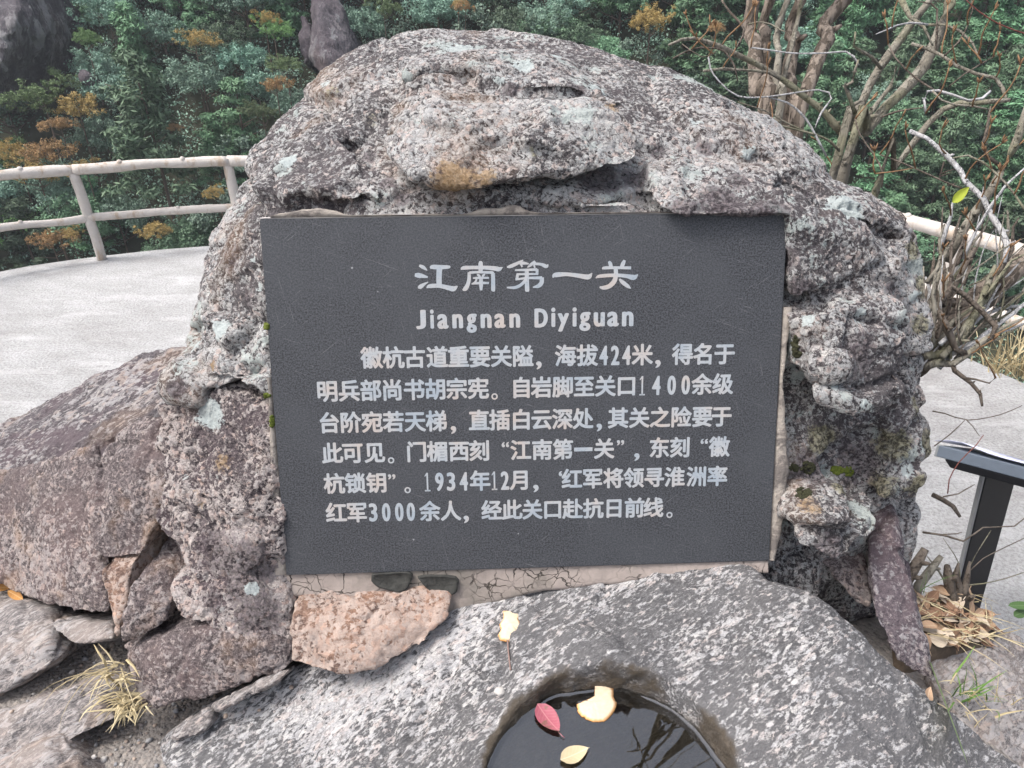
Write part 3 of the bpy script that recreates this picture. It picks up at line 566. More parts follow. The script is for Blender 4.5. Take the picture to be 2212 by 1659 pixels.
rock('reddish_block', [block_pts([(-160, 1060, 1.95), (0, 1042, 1.78), (110, 1010, 1.68), (200, 968, 1.60), (172, 1105, 1.57), (212, 1218, 1.525), (230, 1338, 1.50), (160, 1335, 1.55), (95, 1303, 1.60), (45, 1242, 1.66), (-20, 1210, 1.74), (-160, 1220, 1.90), (60, 1120, 1.66), (150, 1200, 1.56)], (0.05, 0.45, -0.02))],
     M_BROWN, 'large reddish-brown angular block at the left edge of the photo', 'rock', vox=0.009, amp=(0.020, 0.014, 0.005), k=0.02)
rock('sloping_slab', [[P(*p) for p in [(-160, 1000, 2.25), (0, 952, 2.10), (93, 905, 2.00), (243, 795, 1.86), (322, 745, 1.80), (390, 738, 1.74), (440, 740, 1.66), (430, 850, 1.55), (346, 872, 1.53), (312, 912, 1.56), (205, 968, 1.64), (0, 1040, 1.80), (-160, 1050, 1.95)]] + [np.array(p) for p in [(-1.9, 1.9, 0.5), (-0.6, 2.1, 0.5), (-0.5, 1.4, 0.6), (-1.7, 1.3, 0.6)]]],
     M_STREAK, 'long sloping dark slab with streaked grain, running down left of the boulder', 'rock', vox=0.010, amp=(0.020, 0.012, 0.005), k=0.03, strata=0.014, sdir=(-0.35, -0.75, 0.55))
rock('rounded_rock', [block_pts([(-160, 1300, 1.78), (0, 1292, 1.68), (60, 1300, 1.62), (102, 1325, 1.57), (128, 1432, 1.49), (60, 1490, 1.47), (0, 1520, 1.47), (-160, 1560, 1.52), (40, 1400, 1.51)], (0.0, 0.24, -0.16))],
     M_LOW, 'rounded grey rock low at the left edge, under the reddish block', 'rock', vox=0.008, amp=(0.016, 0.012, 0.004), k=0.05)
rock('flat_stone', [block_pts([(100, 1342, 1.56), (170, 1335, 1.55), (235, 1345, 1.51), (245, 1385, 1.48), (160, 1400, 1.49), (118, 1380, 1.52)], (0.0, 0.14, -0.12))],
     M_LOW, 'flat brown stone lying in the gap under the reddish block', 'rock', vox=0.006, amp=(0.008, 0.006, 0.002), k=0.02)
rock('worn_ledge', [block_pts([(-150, 1600, 1.47), (0, 1566, 1.445), (70, 1520, 1.455), (140, 1487, 1.455), (205, 1500, 1.435), (255, 1556, 1.405), (190, 1582, 1.40), (140, 1572, 1.405), (60, 1650, 1.37), (-150, 1700, 1.40)], (0.0, 0.18, -0.12))],
     M_LOW, 'low worn ledge with a pale front edge, left of the grass tuft', 'rock', vox=0.006, amp=(0.008, 0.007, 0.003), k=0.02, strata=0.006, sdir=(0.6, 0.4, 0.6))
rock('corner_rock', [block_pts([(60, 1640, 1.385), (137, 1578, 1.39), (165, 1615, 1.375), (200, 1680, 1.34), (150, 1780, 1.27), (-150, 1780, 1.30), (-150, 1690, 1.37)], (0.0, 0.12, -0.12))],
     M_LOW, 'pinkish pointed rock in the bottom left corner', 'rock', vox=0.006, amp=(0.008, 0.006, 0.003), k=0.015)
rock('pink_rock', [block_pts([(622, 1330, 1.415), (700, 1318, 1.415), (880, 1312, 1.42), (948, 1336, 1.415), (978, 1338, 1.41), (895, 1420, 1.385), (745, 1470, 1.37), (660, 1460, 1.375), (624, 1440, 1.39), (780, 1370, 1.375)], (0.02, 0.25, 0.03))],
     M_PINK, 'pink-orange rock under the cracked mortar below the plaque', 'rock', vox=0.006, amp=(0.008, 0.006, 0.003), k=0.014, facet=((12.0, 0.008), (26.0, 0.005)), crack=0.004, cracks=[([P(690, 1400, 1.375), P(800, 1380, 1.37), P(930, 1325, 1.39)], 0.004)])
rock('thin_flake', [block_pts([(450, 1527, 1.405), (540, 1480, 1.405), (632, 1442, 1.405), (600, 1475, 1.385), (520, 1515, 1.382), (465, 1540, 1.385)], (0.0, 0.06, -0.05))],
     M_LOW, 'thin rock flake between the gravel and the purple-brown block', 'rock', vox=0.004, amp=(0.004, 0.004, 0.002), k=0.01)
rock('gravel_stone', [block_pts([(362, 1598, 1.405), (390, 1555, 1.412), (447, 1532, 1.412), (460, 1553, 1.40), (430, 1590, 1.388), (402, 1604, 1.385)], (0.0, 0.05, -0.05))],
     M_LOW, 'flat grey-pink stone set in the gravel', 'rock', vox=0.004, amp=(0.004, 0.004, 0.002), k=0.012)
# ------------------------------------------------------------------ rocks on the right
M_PURP = rock_mat('purple_grey_slab', pmax=0.6, contrast=0.9, grain=120.0, cover=0.38, light=((0.40, 0.33, 0.31), (0.38, 0.37, 0.37), (0.44, 0.40, 0.38)), dark=(0.050, 0.042, 0.050), mid=(0.14, 0.115, 0.125), stain=(0.12, 0.085, 0.09), white=0.05, patch=4.0, disp=0.010, gdisp=0.25)
rock('leaning_slab', [block_pts([(1874, 1195, 1.50), (1900, 1160, 1.51), (1942, 1135, 1.52), (1960, 1200, 1.50), (1970, 1275, 1.47), (1985, 1405, 1.42), (2030, 1486, 1.385), (1950, 1450, 1.39), (1888, 1345, 1.43), (1880, 1270, 1.46)], (0.06, 0.18, 0.0))],
     M_PURP, 'tall thin purple-grey slab leaning at the right foot of the boulder', 'rock', vox=0.006, amp=(0.010, 0.008, 0.003), k=0.012)
rock('ribbed_rock', [[P(*p) for p in [(1985, 1395, 1.62), (2074, 1338, 1.75), (2160, 1350, 1.78), (2300, 1400, 1.80), (2300, 1700, 1.45), (2180, 1640, 1.42), (2060, 1530, 1.47), (2010, 1470, 1.52), (2100, 1440, 1.58)]] + [np.array(p) for p in [(0.9, 1.3, 0.3), (1.7, 1.3, 0.2), (1.5, 0.7, 0.3), (0.95, 0.6, 0.4)]]],
     M_LOW, 'low ribbed grey rock at the lower right beside the grass', 'rock', vox=0.009, amp=(0.012, 0.010, 0.004), k=0.03, strata=0.010, sdir=(0.5, 0.9, 0.3))
rock('cavity_stone', [block_pts([(1770, 1215, 1.56), (1880, 1180, 1.57), (1890, 1330, 1.50), (1820, 1290, 1.50)], (0.0, 0.2, 0.0))],
     M_BROWN, 'dark rust-stained stone in the gap behind the leaning slab', 'rock', vox=0.007, amp=(0.010, 0.008, 0.003))

# ------------------------------------------------------------------ the plaque
def plaque_frame(me):
    """mesh built in plaque coordinates (a, b, c) -> world"""
    M = Matrix(((PQ_A[0], PQ_B[0], PQ_N[0], PQ_O[0]), (PQ_A[1], PQ_B[1], PQ_N[1], PQ_O[1]), (PQ_A[2], PQ_B[2], PQ_N[2], PQ_O[2]), (0, 0, 0, 1)))
    me.transform(M); return me
t = NT('dark_slate_plaque')
n1 = t.noise(300, 2, 0.8); n2 = t.noise(5, 5, 0.6); n3 = t.noise(900, 2, 0.8)
c = t.mix(t.step(t.math('ADD', t.math('MULTIPLY', n1, 0.6), t.math('MULTIPLY', n3, 0.4)), 0.40, 0.60), (0.017, 0.018, 0.021), (0.086, 0.090, 0.100))
c = t.mix(t.math('MULTIPLY', t.step(n2, 0.40, 0.66), 0.45), c, (0.070, 0.074, 0.082))
def scratch(rot, th, off):
    k = t.noise(9.0, 3, 0.7, co=t.mapping((1.0, 38.0, 1.0), (0, 0, 0), t.mapping((1, 1, 1), (0, 0, rot), t.vmath('ADD', t.co, off)))); return t.step(k, th, th + 0.02)
s = t.math('MAXIMUM', scratch(0.35, 0.665, (1, 2, 0)), t.math('MAXIMUM', scratch(1.35, 0.67, (4, 1, 0)), scratch(2.5, 0.675, (2, 7, 0))))
c = t.mix(t.math('MULTIPLY', s, 0.30), c, (0.30, 0.30, 0.31))
sp = t.voro(42.0); r = t.n('SeparateColor', {0: sp.outputs['Color']})
c = t.mix(t.math('MULTIPLY', t.math('LESS_THAN', sp.outputs['Distance'], t.math('MULTIPLY', t.math('SUBTRACT', r.outputs[0], 0.90), 0.9)), 0.6), c, (0.42, 0.43, 0.44))
t.b.inputs['Specular IOR Level'].default_value = 0.4
M_PLAQUE = t.done(c, 0.55)
t = NT('pale_letter_paint'); f = t.noise(14, 4, 0.6); g = t.noise(260, 4, 0.7)
c = t.ramp(f, [(0.34, (0.33, 0.375, 0.42)), (0.50, (0.42, 0.435, 0.45)), (0.68, (0.475, 0.42, 0.385))])
c = t.mix(t.math('MULTIPLY', t.step(g, 0.52, 0.70), 0.55), c, (0.20, 0.24, 0.27))
M_LETTER = t.done(c, 0.75)
plaque = empty('inscribed_plaque', pq(0.5, -PQ_H, 0)); tag(plaque, 'dark grey stone plaque with pale Chinese inscription set into the boulder', 'plaque')
bm = bmesh.new()
for a in (0, PQ_W):
    for b in (0, -PQ_H):
        for cc in (-0.022, 0.0): bm.verts.new((a, b, cc))
bmesh.ops.convex_hull(bm, input=bm.verts)
bmesh.ops.bevel(bm, geom=[e for e in bm.edges], offset=0.002, segments=2, affect='EDGES')
me = bpy.data.meshes.new('slab'); bm.to_mesh(me); bm.free()
slab = bpy.data.objects.new('slab', me); me.materials.append(M_PLAQUE); COL.objects.link(slab)
slab.parent = plaque; L = world_loc(plaque)
slab.matrix_basis = Matrix(((PQ_A[0], PQ_B[0], PQ_N[0], PQ_O[0] - L.x), (PQ_A[1], PQ_B[1], PQ_N[1], PQ_O[1] - L.y), (PQ_A[2], PQ_B[2], PQ_N[2], PQ_O[2] - L.z), (0, 0, 0, 1)))

_glyphs = {}
def glyph(ch):
    """outline of one character from Blender's own interface font, as a flat mesh (vertices, faces)"""
    if ch in _glyphs: return _glyphs[ch]
    cu = bpy.data.curves.new('glyph', 'FONT'); cu.body = ch; cu.resolution_u = 4; cu.fill_mode = 'BOTH'
    o = bpy.data.objects.new('glyph', cu); COL.objects.link(o); bpy.context.view_layer.update()
    dg = bpy.context.evaluated_depsgraph_get(); me = bpy.data.meshes.new_from_object(o.evaluated_get(dg))
    vs = [tuple(v.co) for v in me.vertices]; fs = [tuple(p.vertices) for p in me.polygons]
    bpy.data.objects.remove(o); bpy.data.curves.remove(cu); bpy.data.meshes.remove(me)
    _glyphs[ch] = (vs, fs); return vs, fs
RAISE = 0.0005
SH = [(0, 0)] + [(math.cos(k * math.pi / 4), math.sin(k * math.pi / 4)) for k in range(8)]
def fat(mb, v2, fs, bx, by):
    """the cut letter is heavier than the font: the outline is widened by bx, by metres"""
    for k, (dx, dy) in enumerate(SH if bx > 0 else SH[:1]):
        mb.add([(x + dx * bx, y + dy * by, RAISE + 0.00001 * k) for x, y in v2], fs)
def put(mb, ch, x0, x1, y0, y1, bx=0.0, by=0.0):
    """fit a glyph's outline into the box (plaque coordinates)"""
    vs, fs = glyph(ch); xs = [v[0] for v in vs]; ys = [v[1] for v in vs]
    x0 += bx; x1 -= bx; y0 += by; y1 -= by
    sx, sy = (x1 - x0) / max(1e-6, max(xs) - min(xs)), (y1 - y0) / max(1e-6, max(ys) - min(ys))
    fat(mb, [(x0 + (v[0] - min(xs)) * sx, y0 + (v[1] - min(ys)) * sy) for v in vs], fs, bx, by)
def put_em(mb, ch, cx, cy, w, h, b):
    """a character in its full square cell, keeping its own place in the cell"""
    vs, fs = glyph(ch); vm = glyph('国')[0]
    mx, my = (min(v[0] for v in vm) + max(v[0] for v in vm)) / 2, (min(v[1] for v in vm) + max(v[1] for v in vm)) / 2
    s = (max(v[1] for v in vm) - min(v[1] for v in vm))
    fat(mb, [(cx + (v[0] - mx) / s * w, cy + (v[1] - my) / s * h) for v in vs], fs, b, b)
def src(x, y): return q_ab(x * 2212 / 4080, y * 2212 / 4080)     # a place in the full-size photograph -> plaque coordinates
LINES = [
 ((1481, 1427, 2887, 1411), '徽1481 杭1568 古1652 道1742 重1827 要1912 关1997.5 隘2083 ，2147 海2253 拔2340 4:2405 2:2451 4:2496 米2559 ，2622 得2720 名2803 于2887'),
 ((1304, 1560, 2880, 1531), '明1304 兵1391 部1478 尚1563 书1650 胡1735 宗1820 宪1906 。1970 自2077 岩2158 脚2243 至2327 关2412 口2496 1:2559 4:2615 0:2676 0:2732 余2797 级2880'),
 ((1312, 1686, 2875, 1660), '台1312 阶1397 宛1483 若1568 天1654 梯1739 ，1806 直1909 插1991 白2077 云2158 深2241 处2323 ，2388 其2463 关2547 之2630 险2713 要2798 于2875'),
 ((1324, 1807, 2866, 1781), '此1324 可1405 见1493 。1557 门1660 楣1743 西1829 刻1910 “2014 江2075 南2160 第2243 一2324 关2407 ”2472 ，2538 东2627 刻2709 “2805 徽2866'),
 ((1332, 1928, 2858, 1898), '杭1332 锁1416 钥1501 ”1562 。1623 1:1703 9:1751 3:1797 4:1848 年1913 1:1970 2:2012 月2073 ，2135 ‘2233 红2279 军2361 将2444 领2525 寻2606 淮2688 洲2776 率2858'),
 ((1340, 2044, 2668, 2022), '红1340 军1422 3:1487 0:1539 0:1591 0:1637 余1713 人1796 ，1857 经1959 此2040 关2121 口2202 赴2282 抗2364 日2446 前2528 线2603 。2668')]
for (xa, ya, xb, yb), spec in LINES:
    mb = MB()
    for w in spec.split():
        ch = w[0]; x = float(w[1:].lstrip(':')); y = ya + (yb - ya) * (x - xa) / (xb - xa)
        a, b = src(x, y)
        if ch == '1':                          # this plaque's 1 has a flag and a foot
            for x0, x1, y0, y1 in ((-.0016, .0016, -.0195, .0195), (-.0056, .0056, -.0195, -.0165)): mb.add([(a + x0, b + y0, RAISE), (a + x1, b + y0, RAISE), (a + x1, b + y1, RAISE), (a + x0, b + y1, RAISE)], [(0, 1, 2, 3)])
            mb.add([(a - .0014, b + .0193, RAISE), (a - .0052, b + .0135, RAISE), (a - .0052, b + .0108, RAISE), (a - .0014, b + .0145, RAISE)], [(0, 1, 2, 3)])
        elif ch in '0123456789': hw = 0.0058 if ch == '1' else 0.0086; put(mb, ch, a - hw, a + hw, b - 0.0195, b + 0.0195, 0.0016, 0.0012)
        elif ch == '，': put(mb, ',', a - 0.0055, a + 0.0055, b - 0.026, b - 0.010, 0.0008, 0.0008)
        elif ch == '。': put(mb, 'o', a - 0.0064, a + 0.0064, b - 0.0225, b - 0.0095, 0.0004, 0.0004)
        elif ch in '“”‘': put(mb, ch, a - (0.0035 if ch == '‘' else 0.0075), a + (0.0035 if ch == '‘' else 0.0075), b + 0.007, b + 0.018, 0.0008, 0.0008)
        elif ch == '一': put(mb, ch, a - 0.0185, a + 0.0185, b - 0.004, b + 0.004)
        else: put_em(mb, ch, a, b, 0.0375, 0.0385, 0.0013)
    link('text_line', plaque_frame(mesh('text_line', mb.v, mb.f)), M_LETTER, plaque, False)
# romanised name, each letter fitted to its measured box
ZT = lambda x, y: src(1600 + x * 0.4702, 980 + y * 0.4702)
mb = MB()
for ch, x0, x1, y0, y1 in [('J', 118, 210, 542, 705), ('i', 240, 277, 538, 700), ('a', 300, 400, 577, 702), ('n', 428, 523, 577, 697), ('g', 548, 640, 575, 735), ('n', 668, 764, 575, 695), ('a', 785, 882, 573, 695), ('n', 912, 1006, 572, 692),
                           ('D', 1125, 1240, 530, 690), ('i', 1268, 1304, 522, 686), ('y', 1322, 1420, 570, 724), ('i', 1448, 1484, 520, 683), ('g', 1506, 1600, 560, 720), ('u', 1628, 1722, 562, 683), ('a', 1742, 1840, 556, 682), ('n', 1868, 1964, 555, 680)]:
    a0, b1 = ZT(x0, y0); a1, b0 = ZT(x1, y1); put(mb, ch, a0, a1, b0, b1, 0.0022, 0.0014)
link('romanised_name', plaque_frame(mesh('romanised_name', mb.v, mb.f)), M_LETTER, plaque, False)
# the large brush-style name: every stroke as a centre line with its own widths (measured on the photograph)
TITLE = [
 # jiang
 [(150, 165, 20), (185, 182, 30), (218, 208, 6)], [(112, 245, 26), (150, 250, 42), (222, 264, 14)], [(140, 355, 16), (160, 345, 36), (195, 322, 22), (226, 305, 6)],
 [(243, 190, 14), (262, 178, 36), (320, 180, 38), (395, 178, 28), (414, 178, 14)], [(322, 178, 48), (318, 250, 46), (318, 335, 46)], [(212, 355, 8), (240, 340, 34), (320, 338, 34), (400, 355, 40), (440, 362, 44), (474, 340, 10)],
 # nan
 [(503, 200, 10), (525, 186, 32), (600, 183, 30), (700, 183, 32), (790, 190, 38), (825, 196, 38), (856, 180, 6)], [(668, 128, 18), (670, 150, 38), (670, 215, 36)], [(572, 222, 24), (572, 280, 30), (560, 330, 34), (540, 362, 38), (518, 374, 14)],
 [(575, 226, 22), (650, 222, 20), (770, 226, 24), (778, 232, 24)], [(775, 230, 32), (776, 300, 34), (776, 372, 34), (774, 386, 16)], [(640, 240, 12), (655, 250, 20), (668, 262, 12)], [(706, 238, 12), (692, 250, 20), (684, 262, 12)],
 [(606, 272, 12), (660, 270, 20), (740, 270, 16)], [(592, 322, 10), (660, 314, 22), (740, 314, 18)], [(673, 262, 26), (674, 320, 34), (674, 376, 20)], [(640, 262, 16), (628, 300, 16), (600, 322, 14)],
 # di
 [(892, 180, 10), (925, 172, 30), (985, 145, 26), (1030, 120, 10)], [(1000, 150, 24), (1035, 145, 26), (1078, 152, 10)], [(1010, 150, 18), (1022, 178, 14)], [(1066, 182, 8), (1095, 160, 26), (1132, 130, 22)], [(1112, 150, 22), (1180, 155, 24), (1225, 172, 32), (1243, 156, 6)], [(1118, 150, 20), (1130, 186, 12)],
 [(960, 205, 14), (1040, 203, 20), (1150, 200, 24)], [(1148, 196, 24), (1148, 240, 24)], [(975, 240, 18), (1060, 238, 18), (1158, 238, 16)], [(985, 238, 24), (975, 285, 24)], [(965, 285, 16), (1060, 272, 20), (1190, 270, 28)], [(1188, 266, 36), (1186, 310, 36), (1160, 338, 34), (1112, 350, 8)],
 [(1060, 200, 34), (1062, 300, 36), (1064, 375, 36), (1064, 388, 20)], [(1050, 290, 26), (1010, 330, 26), (960, 352, 26), (892, 352, 12)],
 # yi
 [(1280, 268, 8), (1305, 246, 40), (1400, 240, 32), (1500, 252, 36), (1560, 262, 42), (1590, 258, 40), (1614, 228, 6)],
 # guan
 [(1755, 130, 18), (1768, 150, 32), (1775, 185, 28)], [(1890, 120, 20), (1876, 150, 34), (1862, 185, 28)], [(1700, 196, 10), (1720, 186, 26), (1820, 184, 24), (1944, 186, 26)], [(1645, 272, 8), (1680, 256, 28), (1800, 248, 30), (1900, 254, 32), (1965, 266, 44), (2003, 242, 6)],
 [(1815, 185, 36), (1815, 250, 36), (1800, 300, 40), (1760, 340, 38), (1710, 354, 32), (1678, 348, 14)], [(1845, 280, 14), (1870, 305, 32), (1915, 340, 30), (1942, 360, 6)]]
mb = MB()
for i, st in enumerate(TITLE):
    sp_ = spline(st, 6.0); n = len(sp_); v = []
    for k in range(n):
        d = sp_[min(k + 1, n - 1), :2] - sp_[max(k - 1, 0), :2]; d = d / (np.linalg.norm(d) + 1e-9); nn = np.array((-d[1], d[0])) * max(sp_[k, 2], 3) * 0.5
        v += [(*ZT(*(sp_[k, :2] + nn)), RAISE + 0.00001 * i), (*ZT(*(sp_[k, :2] - nn)), RAISE + 0.00001 * i)]
    mb.add(v, [(2 * k, 2 * k + 1, 2 * k + 3, 2 * k + 2) for k in range(n - 1)])
link('title_characters', plaque_frame(mesh('title_characters', mb.v, mb.f)), M_LETTER, plaque, False)

# ------------------------------------------------------------------ the mortar bed round the plaque (part of the boulder)
t = NT('cracked_mortar')
cw = t.vmath('ADD', t.co, t.vmath('MULTIPLY', t.noise(14, 4, out='Color'), (0.06, 0.06, 0.06)))
e1 = t.voro(17.0, 'DISTANCE_TO_EDGE', cw).outputs['Distance']; e2 = t.voro(34.0, 'DISTANCE_TO_EDGE', cw).outputs['Distance']
gate = t.step(t.noise(6, 3), 0.42, 0.60)
ck = t.math('MAXIMUM', t.math('MINIMUM', t.step(e1, 0.0, 0.018), t.math('MAXIMUM', t.step(e2, 0.0, 0.03), gate)), t.math('MULTIPLY', t.step(t.noise(11, 3, co=t.vmath('ADD', t.co, (4, 2, 7))), 0.44, 0.54), 0.9))
f = t.noise(30, 6, 0.7)
c = t.mix(f, (0.22, 0.19, 0.17), (0.42, 0.355, 0.32)); c = t.mix(t.math('MULTIPLY', t.step(t.noise(9, 5, 0.65), 0.52, 0.70), 0.55), c, (0.20, 0.185, 0.165))
c = t.mix(t.math('MULTIPLY', t.step(t.noise(4.5, 6, 0.7, co=t.vmath('ADD', t.co, (7, 3, 1))), 0.46, 0.64), 0.6), c, (0.13, 0.12, 0.10)); c = t.mix(ck, (0.05, 0.042, 0.035), c)
t.bump(t.math('ADD', ck, t.math('MULTIPLY', f, 0.6)), 0.8, 0.006)
M_MORTAR = t.done(c, 0.9)
t = NT('rough_mortar'); f = t.noise(38, 6, 0.72); c = t.mix(f, (0.24, 0.21, 0.18), (0.58, 0.52, 0.46)); c = t.mix(t.math('MULTIPLY', t.step(t.noise(19, 6, 0.7), 0.46, 0.58), 0.75), c, (0.12, 0.105, 0.10)); t.bump(f, 1.0, 0.012); M_MORTAR2 = t.done(c, 0.95)
# strip below the plaque, with a ragged lower border reaching down to the rocks
low = [(0.000, -0.040), (0.03, -0.044), (0.07, -0.050), (0.12, -0.052), (0.18, -0.056), (0.24, -0.066), (0.29, -0.092), (0.335, -0.105), (0.37, -0.095), (0.42, -0.075), (0.50, -0.052), (0.60, -0.040), (0.72, -0.028), (0.84, -0.020), (1.0, -0.018)]
N_, K_ = 150, 12
la = np.array([p[0] for p in low]); lb = np.array([p[1] for p in low]); v = []
aa = np.linspace(-0.006, 1.0, N_)
nz = fbm(np.stack([aa * 1, 0 * aa, 0 * aa], 1), 14, 4) * 0.016
for i, a in enumerate(aa):
    bot = -PQ_H + np.interp(a, la, lb) - 0.012 + nz[i]
    for kk in range(K_):
        s_ = kk / (K_ - 1); b = -PQ_H + 0.01 + (bot - (-PQ_H + 0.01)) * s_
        v.append((a, b, -0.004 - 0.004 * s_ + 0.014 * max(0, s_ - 0.3) - 0.03 * max(0, s_ - 0.9) * 10 * 0.6))
v = np.array(v); v[:, 2] += 0.006 * fbm(v * np.array((1, 1, 0)), 16, 4)
q_ = [(i * K_ + kk, i * K_ + kk + 1, (i + 1) * K_ + kk + 1, (i + 1) * K_ + kk) for i in range(N_ - 1) for kk in range(K_ - 1)]
n0 = len(v); v = np.vstack([v, v + np.array((0, 0, -0.05))]); q_ += [tuple(n0 + j for j in f_)[::-1] for f_ in q_]
rim = [i * K_ + K_ - 1 for i in range(N_)]; q_ += [(rim[i], n0 + rim[i], n0 + rim[i + 1], rim[i + 1]) for i in range(N_ - 1)]
link('mortar_bed', plaque_frame(mesh('mortar_bed', v, q_)), M_MORTAR, boulder)
def fillet(name, p0, p1, w, out, seed, wob=0.5):
    """a ragged smear of mortar along one side of the plaque"""
    n = 90; v = []; d = np.array(p1) - np.array(p0); L_ = np.linalg.norm(d); d = d / L_; side = np.array(out)
    s_ = np.linspace(0, 1, n); nz = fbm(np.stack([s_ * L_, s_ * 0 + seed, s_ * 0], 1), 16, 4)
    for i in range(n):
        ww = max(0.003, w(s_[i]) * (1 + wob * 2.2 * nz[i])); p = np.array(p0) + d * L_ * s_[i]
        for r_, c_ in ((-0.15, -0.03), (0.0, -0.004), (0.35, -0.002 + 0.004 * nz[i]), (0.75, 0.0), (1.0, -0.012), (1.05, -0.05)):
            q = p + side * ww * r_; v.append((q[0], q[1], c_))
    f_ = [(i * 6 + k, i * 6 + k + 1, (i + 1) * 6 + k + 1, (i + 1) * 6 + k) for i in range(n - 1) for k in range(5)]
    link(name, plaque_frame(mesh(name, v, f_)), M_MORTAR2, boulder)
fillet('mortar_edge', (1.002, -0.18), (1.002, -PQ_H), lambda s: 0.022 + 0.012 * math.sin(3 + s * 7), (1, 0), 1.0)
fillet('mortar_edge', (-0.002, -0.30), (-0.002, -PQ_H), lambda s: 0.008 + 0.018 * s, (-1, 0), 2.0)
fillet('mortar_edge', (0.02, 0.002), (0.66, 0.002), lambda s: 0.004 + 0.012 * max(0, math.sin(s * 11 + 0.4)) ** 2, (0, 1), 3.0, 1.0)
fillet('mortar_edge', (0.64, 0.002), (0.995, 0.002), lambda s: 0.003, (0, 1), 4.0, 0.6)
# two dark pieces laid on the mortar, coloured to read as shaded holes
M_HOLE = plain('dark_hole_shade', (0.050, 0.050, 0.046), 0.9, 0.8, 60, 1.0)
for poly_ in ([(805, 1240), (883, 1236), (886, 1258), (872, 1276), (848, 1274), (818, 1266), (803, 1252)], [(903, 1246), (930, 1243), (984, 1247), (988, 1268), (982, 1281), (948, 1283), (922, 1268)]):
    pts = [q_ab(*p) for p in poly_]; pts = spline([(*p, 0) for p in pts] + [(*pts[0], 0)], 0.006)[:-1]
    cx_, cy_ = pts[:, 0].mean(), pts[:, 1].mean(); n = len(pts)
    v = [(cx_ , cy_, 0.0026)] + [(cx_ + (p[0] - cx_) * 0.85, cy_ + (p[1] - cy_) * 0.85, 0.0030) for p in pts] + [(p[0], p[1], 0.0055) for p in pts] + [(cx_ + (p[0] - cx_) * 1.06, cy_ + (p[1] - cy_) * 1.06, -0.012) for p in pts]
    f_ = [(0, 1 + i, 1 + (i + 1) % n) for i in range(n)] + [(1 + r_ * n + i, 1 + (r_ + 1) * n + i, 1 + (r_ + 1) * n + (i + 1) % n, 1 + r_ * n + (i + 1) % n) for r_ in range(2) for i in range(n)]
    link('mortar_gap', plaque_frame(mesh('mortar_gap', v, f_)), M_HOLE, boulder)

# the pale sawn top edge of the mortar shows as a thin light line over the plaque
M_LINE = plain('pale_mortar_line', (0.50, 0.47, 0.45), 0.9, 0.35, 60)
v = []; aa = np.linspace(0.0, 1.0, 120); nz = fbm(np.stack([aa, 0 * aa, 0 * aa + 3], 1), 22, 4)
for a, q_ in zip(aa, nz): v += [(a, 0.0008, -0.02), (a, 0.0008, -0.0035), (a, 0.0030 + 0.0045 * max(-0.3, q_), -0.0045), (a, 0.0045 + 0.0045 * max(-0.3, q_), -0.03)]
link('mortar_edge', plaque_frame(mesh('mortar_edge', v, [(4 * i + k, 4 * i + k + 1, 4 * i + k + 5, 4 * i + k + 4) for i in range(119) for k in range(3)])), M_LINE, boulder)

# ------------------------------------------------------------------ white railing round the platform edge
t = NT('white_painted_concrete'); f = t.noise(18, 6, 0.65); g = t.noise(5, 4)
c = t.mix(f, (0.40, 0.36, 0.325), (0.60, 0.565, 0.53)); c = t.mix(t.math('MULTIPLY', t.step(t.noise(9, 5, 0.7, co=t.mapping((1, 1, 0.3))), 0.50, 0.66), 0.75), c, (0.34, 0.25, 0.17))
t.bump(t.noise(40, 5), 0.5, 0.01); M_RAIL = t.done(c, 0.75)
inset = []
for i in range(len(edge_c)):
    d = edge_c[min(i + 1, len(edge_c) - 1)] - edge_c[max(i - 1, 0)]; d = d / np.linalg.norm(d); inset.append(edge_c[i] + np.array((d[1], -d[0])) * 0.10)
inset = np.array(inset); arc = np.r_[0, np.cumsum(np.linalg.norm(np.diff(inset, axis=0), axis=1))]
at_arc = lambda s: np.array([np.interp(s, arc, inset[:, 0]), np.interp(s, arc, inset[:, 1])])
s_left = arc[np.argmin(np.hypot(inset[:, 0] + 3.92, inset[:, 1] - 6.4))]; s_right = arc[np.argmin(np.hypot(inset[:, 0] - 3.02, inset[:, 1] - 4.68))]
nb = round((s_right - s_left) / 1.36); stp = (s_right - s_left) / nb
posts = [s_left + stp * k for k in range(-2, nb + 3)]
rail = empty('white_railing', (*at_arc(s_left), 0)); tag(rail, 'white railing of round wood-like concrete bars along the platform edge', 'railing')
def log_tube(name, pts, r, seed, knots=()):
    sp_ = spline(pts, 0.06); n = len(sp_)
    nz = fbm(sp_ + seed, 2.2, 3); rad = r * (1 + 0.35 * nz)
    w = np.stack([fbm(sp_ + seed + 3, 1.5, 2), fbm(sp_ + seed + 9, 1.5, 2), fbm(sp_ + seed + 5, 1.5, 2)], 1) * r * 0.9
    mb = MB(); mb.tube(sp_ + w, rad, 12, 0.04, True, int(seed))
    for kp in knots:
        i = int(kp * (n - 1)); p = sp_[i] + w[i]; mb.tube([p, p + np.array((0, -0.3, 1.0)) * r * 1.0, p + np.array((0, -0.4, 1.25)) * r], [r * 0.62, r * 0.52, r * 0.2], 9, 0.05)
    link(name, mesh(name, mb.v, mb.f), M_RAIL, rail)
for k in range(len(posts) - 1):
    a, b = posts[k], posts[k + 1]; m = (a + b) / 2; kr = random.Random(k)
    dz = 0.0
    log_tube('top_rail', [(*at_arc(a), 0.82), (*at_arc(m), 0.835), (*at_arc(b), 0.82)], 0.046, k * 1.7, (0.25 + kr.random() * 0.1, 0.72))
    log_tube('middle_rail', [(*at_arc(a), 0.395), (*at_arc(m), 0.40), (*at_arc(b), 0.395)], 0.036, 40 + k * 1.3, (0.45 + kr.random() * 0.2,))
